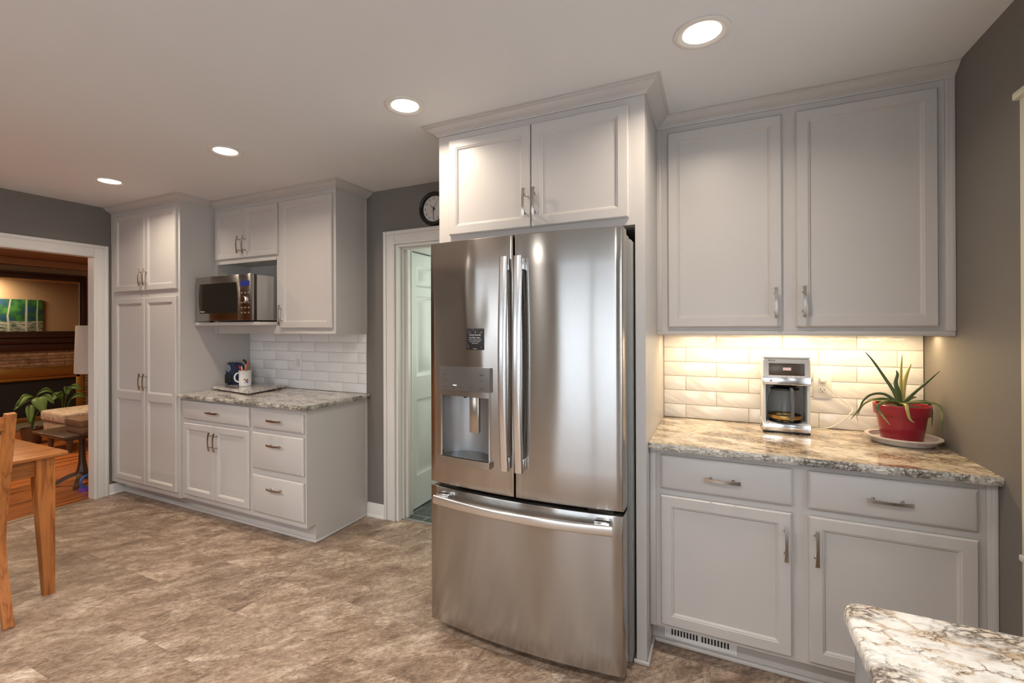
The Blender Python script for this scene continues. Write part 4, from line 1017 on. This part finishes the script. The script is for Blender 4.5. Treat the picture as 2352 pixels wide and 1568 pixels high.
for pts, r, mm in LV:
    r *= .82
    n = len(pts); sc = [max(.12, (i/(n-1))**.55) for i in range(n)]
    mb = MB(); mb.sweep(pts, [(r*math.cos(a), r*(.55 if math.sin(a) < 0 else .25)*math.sin(a)) for a in [2*PI*i/10 for i in range(10)]], up=(.1, 1, .3), scales=sc, smooth_pts=6)
    obj('leaf', mb, M[mm], al)
sa = obj('plant_saucer', MB().lathe([(0, .0005), (.098, .0005), (.104, .003), (.116, .024), (.1285, .027), (.1285, .031), (.113, .031), (.108, .012), (.098, .0105), (0, .0105)], (.710, -.205, .9144), 56), M['saucer'], None, (.710, -.205, .9144))
tag(sa, 'round off-white saucer under the red aloe pot', 'saucer')

# ---------------------------------------------------------------- peninsula with dishwasher
pe = thing('peninsula_cabinet', (.54, -2.9, 0), 'light grey base cabinet run under the near granite counter', 'cabinet')
mb = MB(); mb.box(.245, XR-.018, -4.4, -2.36, .10, .882); mb.box(.245, XR-.018, -1.74, -1.715, .0, .882); mb.box(.30, XR-.018, -4.4, -2.36, 0, .10)
mb.box(.75, XR-.018, -2.36, -1.74, 0, .882); obj('body', mb, M['cab'], pe)
dw = thing('dishwasher', (.5, -2.05, 0), 'stainless steel dishwasher front under the near granite counter', 'dishwasher')
obj('tub', MB().box(.262, .745, -2.355, -1.745, .02, .875), M['darkgrey'], dw)
mb = MB(); mb.box(.222, .262, -2.355, -1.690, .115, .872, .004); dd = obj('door', mb, M['steelside'], dw)
obj('kick_plate', MB().box(.29, .31, -2.355, -1.745, .0, .11), M['steelside'], dw)
# near counter
def near_counter():
    t = thing('countertop', (.52, -3.0, .885), 'cream granite counter corner in the near right foreground', 'countertop')
    x0, x1, y0, y1, z0, z1 = .200, XR-.036, -4.42, -1.690, .884, .9144
    r = .034
    def outline(ins):
        P = [(x0+ins, y0)]
        for i in range(11):
            a = PI-i*PI/2/10; P.append((x0+r+(r-ins)*math.cos(a), y1-r+(r-ins)*math.sin(a)))
        P += [(x1, y1-ins), (x1, y0)]; return P
    mb = MB(); Rr = []
    for ins, z in ((.012, z0), (.004, z0+.003), (.0, z0+.009), (.0, z1-.009), (.0015, z1-.004), (.0045, z1-.0012), (.009, z1)):
        Rr.append([mb.bm.verts.new((p[0], p[1], z)) for p in outline(ins)])
    for A, B in zip(Rr, Rr[1:]):
        for i in range(len(A)): mb.bm.faces.new((A[i], A[(i+1) % len(A)], B[(i+1) % len(A)], B[i]))
    mb.bm.faces.new(Rr[0][::-1]); mb.bm.faces.new(Rr[-1])
    obj('slab', mb, M['granite2'], t)
near_counter()

# ---------------------------------------------------------------- dining table
tb = thing('dining_table', (-3.85, -2.1, 0), 'golden oak dining table with square tapered leg at the left edge', 'table')
TX1, TY1, TX0, TY0 = -3.190, -1.465, -4.15, -2.75
mb = MB(); mb.box(TX0, TX1, TY0, TY1, .728, .752, .010, 4); obj('tabletop', mb, M['oakh'], tb)
for p in ((TX1-.060, TX1-.040, TY0+.11, TY1-.125), (TX0+.055, TX0+.075, TY0+.11, TY1-.11), (TX0+.11, TX1-.11, TY1-.085, TY1-.065), (TX0+.11, TX1-.11, TY0+.055, TY0+.075)): obj('apron', MB().box(*p, .640, .728, .002), M['oakh'], tb)
def tleg(cx, cy, sx, sy):
    mb = MB(); W0, W1 = .076, .044
    ox, oy = cx, cy  # outer corner
    R = []
    for z, w in ((.728, W0), (.60, W0*.97), (0, W1)):
        R.append([mb.bm.verts.new((ox-sx*a, oy-sy*b, z)) for a, b in ((0, 0), (w, 0), (w, w), (0, w))])
    for A, B in zip(R, R[1:]):
        for i in range(4): mb.bm.faces.new((A[i], A[(i+1) % 4], B[(i+1) % 4], B[i]))
    mb.bm.faces.new(R[0]); mb.bm.faces.new(R[-1][::-1])
    bmesh.ops.bevel(mb.bm, geom=[e for e in mb.bm.edges if abs(e.verts[0].co.z-e.verts[1].co.z) > .05], offset=.003, segments=2, affect='EDGES')
    obj('leg', mb, M['oak'], tb)
tleg(TX1-.022, TY1-.050, 1, 1); tleg(TX0+.04, TY1-.04, -1, 1); tleg(TX1-.04, TY0+.04, 1, -1); tleg(TX0+.04, TY0+.04, -1, -1)
# ---------------------------------------------------------------- dining chair (back toward the camera side, tucked under the table)
ch = thing('dining_chair', (-3.2, -2.0, 0), 'golden oak slat-back dining chair tucked to the table at the left edge', 'chair')
cy1, cy0 = -1.757, -2.19
def post(y):
    mb = MB(); sec = [(-.014, -.019), (.014, -.019), (.014, .019), (-.014, .019)]
    mb.sweep([(-3.03, y, 0), (-3.11, y, .30), (-3.115, y, .45), (-3.062, y, .72), (-3.003, y, 1.016)], sec, up=(0, 1, 0), smooth_pts=5); return mb
for y in (cy1, cy0): obj('back_post', post(y), M['oak'], ch)
def brail(z0, z1, x): mb = MB(); mb.box(x-.009, x+.009, cy0, cy1-.012, z0, z1, .003); return mb
obj('top_rail', brail(.940, 1.002, -3.012), M['oakh'], ch); obj('lower_rail', brail(.56, .60, -3.098), M['oakh'], ch)
for k in range(5):
    y = cy1-.058-k*.078; mb = MB(); mb.sweep([(-3.096, y, .595), (-3.056, y, .75), (-3.018, y, .955)], [(-.018, -.005), (.018, -.005), (.018, .005), (-.018, .005)], up=(1, 0, 0), smooth_pts=3)
    obj('slat', mb, M['oak'], ch)
mb = MB(); mb.box(-3.50, -3.11, cy0-.01, cy1+.01, .430, .455, .009, 3); obj('seat', mb, M['oakh'], ch)
for y in (cy1-.02, cy0+.02):
    mb = MB(); mb.box(-3.485, -3.450, y-.0175, y+.0175, 0, .430, .003); obj('leg', mb, M['oak'], ch)
for p in ((-3.45, -3.14, cy0+.02, cy0+.038), (-3.45, -3.14, cy1-.038, cy1-.02), (-3.478, -3.46, cy0+.04, cy1-.04)): obj('seat_rail', MB().box(*p, .37, .43), M['oakh'], ch)

# ---------------------------------------------------------------- living room
XW = -9.35
fp = thing('fireplace', (-9.2, -.6, 0), 'stone fireplace with dark wood mantel and brass trimmed black firebox beyond the opening', 'fireplace')
obj('mantel_shelf', MB().box(-9.345, -9.02, -2.6, 2.0, 1.285, 1.330, .006), M['darkwood'], fp)
mb = MB(); mb.box(-9.345, -9.06, -2.55, 1.95, 1.20, 1.285, .01); mb.box(-9.345, -9.10, -2.5, 1.9, 1.08, 1.20, .01); obj('mantel_molding', mb, M['darkwood'], fp)
mb = MB(); mb.box(-9.345, -9.14, -2.4, 1.8, .845, 1.08); mb.box(-9.345, -9.14, 1.02, 1.8, 0, .845); mb.box(-9.345, -9.14, -2.4, -1.6, 0, .845); obj('stone_surround', mb, M['brick'], fp)
mb = MB(); mb.box(-9.20, -9.10, -1.60, 1.02, .70, .845, .012); mb.box(-9.20, -9.10, -1.60, 1.02, .655, .70, .008); mb.box(-9.20, -9.10, .96, 1.06, .10, .70, .008); obj('brass_frame', mb, M['brass'], fp)
mb = MB(); mb.box(-9.30, -9.15, -1.55, .96, .10, .66); obj('firebox', mb, M['firebox'], fp)
obj('hearth', MB().box(-9.345, -8.72, -2.4, 1.8, 0, .06, .01), M['stone'], fp)
obj('hearth_rail', MB().box(-9.12, -9.04, -1.6, 1.0, .06, .13, .01), M['brass'], fp)
mr = thing('framed_mirror', (-9.3, .1, 1.33), 'large dark framed mirror standing above the mantel reflecting a forest painting', 'mirror')
mb = MB(); xf0, xf1 = -9.345, -9.20; ya, yb_, za, zb = -1.3, 1.145, 1.331, 2.262; w = .125
for p in ((ya, yb_, zb-w*.85, zb), (ya, yb_, za, za+.045), (ya, ya+w, za+.045, zb-w*.85), (yb_-w*.75, yb_, za+.045, zb-w*.85)):
    mb.box(xf0, xf1, p[0], p[1], p[2], p[3])
mb.box(xf1, xf1+.012, ya+.02, yb_-.02, zb-w*.65, zb-w*.25, .005); mb.box(xf1, xf1+.012, yb_-w*.5, yb_-.02, za+.02, zb-w*.65, .005)
obj('frame', mb, M['darkwood'], mr)
mb = MB(); mb.box(xf0, -9.215, ya+.05, yb_-.05, za+.02, zb-.05); obj('glass', mb, M['mirror'], mr)
# painting on the living side of the shared wall (seen in the mirror)
pa = thing('forest_painting', (-4.78, 1.45, 1.70), 'unframed forest canvas of white birch trunks seen reflected in the mirror', 'painting')
mb = MB(); mb.box(-4.795, -4.752, .62, 2.21, 1.15, 2.055, .004); obj('canvas', mb, M['painting'], pa)
rr = random.Random(3)
for y, w_ in ((2.12, .020), (1.93, .030), (1.66, .024), (1.44, .028), (1.24, .05), (1.02, .03), (.80, .04)):
    a_, b_, c_ = y, y+rr.uniform(-.02, .02), y+rr.uniform(-.04, .04); h_ = w_*.6; z_ = 1.32+rr.uniform(-.04, .04)
    mb = MB(); mb.prism([(a_-h_, z_), (a_+h_, z_), (b_+h_*.9, 1.7), (c_+h_*.7, 2.052), (c_-h_*.7, 2.052), (b_-h_*.9, 1.7)], 'x', -4.7975, -4.7951)
    obj('birch_trunk', mb, M['birch'], pa)
pl_ = area('picture_light', (-5.15, 1.25, 2.36), (0, PI*-.12, 0), .5, 26, (1, .80, .56), .15)
# ottoman
ot = thing('floral_ottoman', (-6.9, .35, 0), 'floral upholstered ottoman behind the side table', 'ottoman')
mb = MB(); mb.box(-7.20, -6.60, -.15, .75, .335, .455, .03, 4); obj('cushion', mb, M['floral'], ot)
mb = MB(); mb.box(-7.18, -6.62, -.13, .73, .16, .335, .02, 3); obj('base', mb, M['floral'], ot)
for p in ((-7.12, -.08), (-6.68, -.08), (-7.12, .67), (-6.68, .67)):
    obj('leg', MB().lathe([(.020, 0), (.035, .16)], (p[0], p[1], 0), 14), M['walnut'], ot)
rmt = obj('remote_control', MB().box(-6.95, -6.78, .26, .31, .456, .476, .006), M['lime'], None, (-6.85, .28, .456)); tag(rmt, 'small bright green item lying on the floral ottoman', 'plastic item')
# side table
st = thing('side_table', (-5.22, -.54, 0), 'dark walnut pedestal side table just beyond the opening', 'table')
mb = MB(); mb.box(-5.50, -4.935, -.815, -.27, .485, .505, .006, 3); obj('tabletop', mb, M['walnut'], st)
mb = MB(); mb.box(-5.46, -4.975, -.775, -.31, .455, .485, .008); obj('apron', mb, M['walnut'], st)
mb = MB(); mb.lathe([(.030, .455), (.034, .43), (.026, .40), (.024, .30), (.028, .20), (.038, .14), (.045, .12), (.045, .09), (.03, .07)], (-5.25, -.555, 0), 24); obj('pedestal', mb, M['walnut'], st)
for a in (-.6, 1.0, 2.6, 4.1):
    d = Vector((math.cos(a), math.sin(a), 0)); c0 = Vector((-5.25, -.555, 0))
    mb = MB(); mb.sweep([c0+d*.02+Vector((0, 0, .10)), c0+d*.10+Vector((0, 0, .075)), c0+d*.18+Vector((0, 0, .030)), c0+d*.22+Vector((0, 0, .018))], [(-.018, -.016), (.018, -.016), (.018, .016), (-.018, .016)], smooth_pts=4); obj('leg', mb, M['walnut'], st)
wbx = thing('wooden_box', (-5.08, -.6, .505), 'brown woven lidded box on the side table', 'box')
obj('base', MB().box(-5.215, -4.945, -.69, -.50, .506, .560, .006), M['wicker'], wbx)
obj('lid', MB().box(-5.22, -4.94, -.695, -.495, .562, .622, .008), M['wicker'], wbx)
lp = thing('table_lamp', (-5.25, -.40, .505), 'table lamp with white linen drum shade beside the doorway casing', 'lamp')
obj('lamp_shade', MB().lathe([(.155, 1.005), (.157, 1.012), (.145, 1.435), (.143, 1.442), (.139, 1.442), (.151, 1.006)], (-5.22, -.46, 0), 40, caps=False), M['linen'], lp)
obj('lamp_base', MB().lathe([(.075, .506), (.075, .520), (.03, .535), (.05, .62), (.06, .70), (.03, .80), (.012, .86), (.010, 1.12)], (-5.22, -.40, 0), 24), M['brass'], lp)
# floor plants
def broadleaf(cx, cy, leaves, label, pot_r=.11, pot_h=.20):
    """leaves: (mid dx, dy, z), (tip dx, dy, z), half width"""
    t = thing('potted_plant', (cx, cy, 0), label, 'plant')
    obj('pot', MB().lathe([(0, .0), (pot_r*.75, 0), (pot_r, pot_h), (pot_r*.9, pot_h), (pot_r*.85, pot_h-.03), (0, pot_h-.03)], (cx, cy, 0), 24), M['walnut'], t)
    for mid, tip, w in leaves:
        base = Vector((cx, cy, pot_h-.03)); mid = Vector((cx+mid[0], cy+mid[1], mid[2])); tip = Vector((cx+tip[0], cy+tip[1], tip[2]))
        obj('stem', MB().tube([base, base.lerp(mid, .5)+Vector((0, 0, .05)), mid], .006, 6, sm=3), M['plant'], t)
        d = tip-mid; n = 10; m_ = MB(); Rr = []
        side = d.cross(Vector((1, -.3, .35))).normalized()
        for i in range(n+1):
            q = i/n; p = mid+d*(q*.85)+Vector((0, 0, .05*math.sin(PI*q))); ww = .78*w*math.sin(PI*min(1, q*.93+.07))**.8+.001
            Rr.append([m_.bm.verts.new(p+side*ww+Vector((.012, 0, 0))), m_.bm.verts.new(p-Vector((.012, 0, 0))), m_.bm.verts.new(p-side*ww+Vector((.012, 0, 0)))])
        for A, B in zip(Rr, Rr[1:]):
            for k in range(2): m_.bm.faces.new((A[k], A[k+1], B[k+1], B[k]))
        lf = obj('leaf', m_, M['plant'], t, weld=True); md = lf.modifiers.new('thickness', 'SOLIDIFY'); md.thickness = .003
broadleaf(-7.6, -.08, [((.1, -.03, .60), (.15, -.20, .49), .045), ((.1, .02, .62), (.1, .20, .60), .035), ((.12, .03, .58), (.2, .16, .46), .042), ((.15, -.02, .58), (.25, .03, .36), .085),
    ((.12, -.06, .50), (.2, -.09, .24), .050), ((.12, .04, .44), (.2, .05, .30), .045), ((.1, -.04, .56), (.15, -.24, .44), .045)], 'leafy green plant in front of the dark firebox')
broadleaf(-7.75, .28, [((.05, -.02, .56), (.1, -.20, .46), .045), ((.05, .02, .62), (.1, .18, .58), .045), ((.08, 0, .55), (.1, .02, .66), .05), ((.08, .05, .5), (.1, .22, .48), .04), ((.08, -.05, .5), (.1, -.12, .58), .05)], 'smaller leafy plant behind the floral ottoman')
# toy by the jamb
ty = thing('toy_wheel', (-5.05, -.60, 0), 'blue and purple toy on the hardwood beside the jamb', 'toy')
mb = MB(); R_ = .055
mb.tube([(-4.99, -.62+R_*math.cos(a), .075+R_*math.sin(a)) for a in [2*PI*i/20 for i in range(21)]], .013, 10); obj('ring', mb, M['toy'], ty)
mb = MB(); mb.lathe([(.045, 0), (.045, .018), (.02, .03), (0, .03)], (-5.0, -.64, 0), 20); obj('base', mb, M['toyp'], ty)
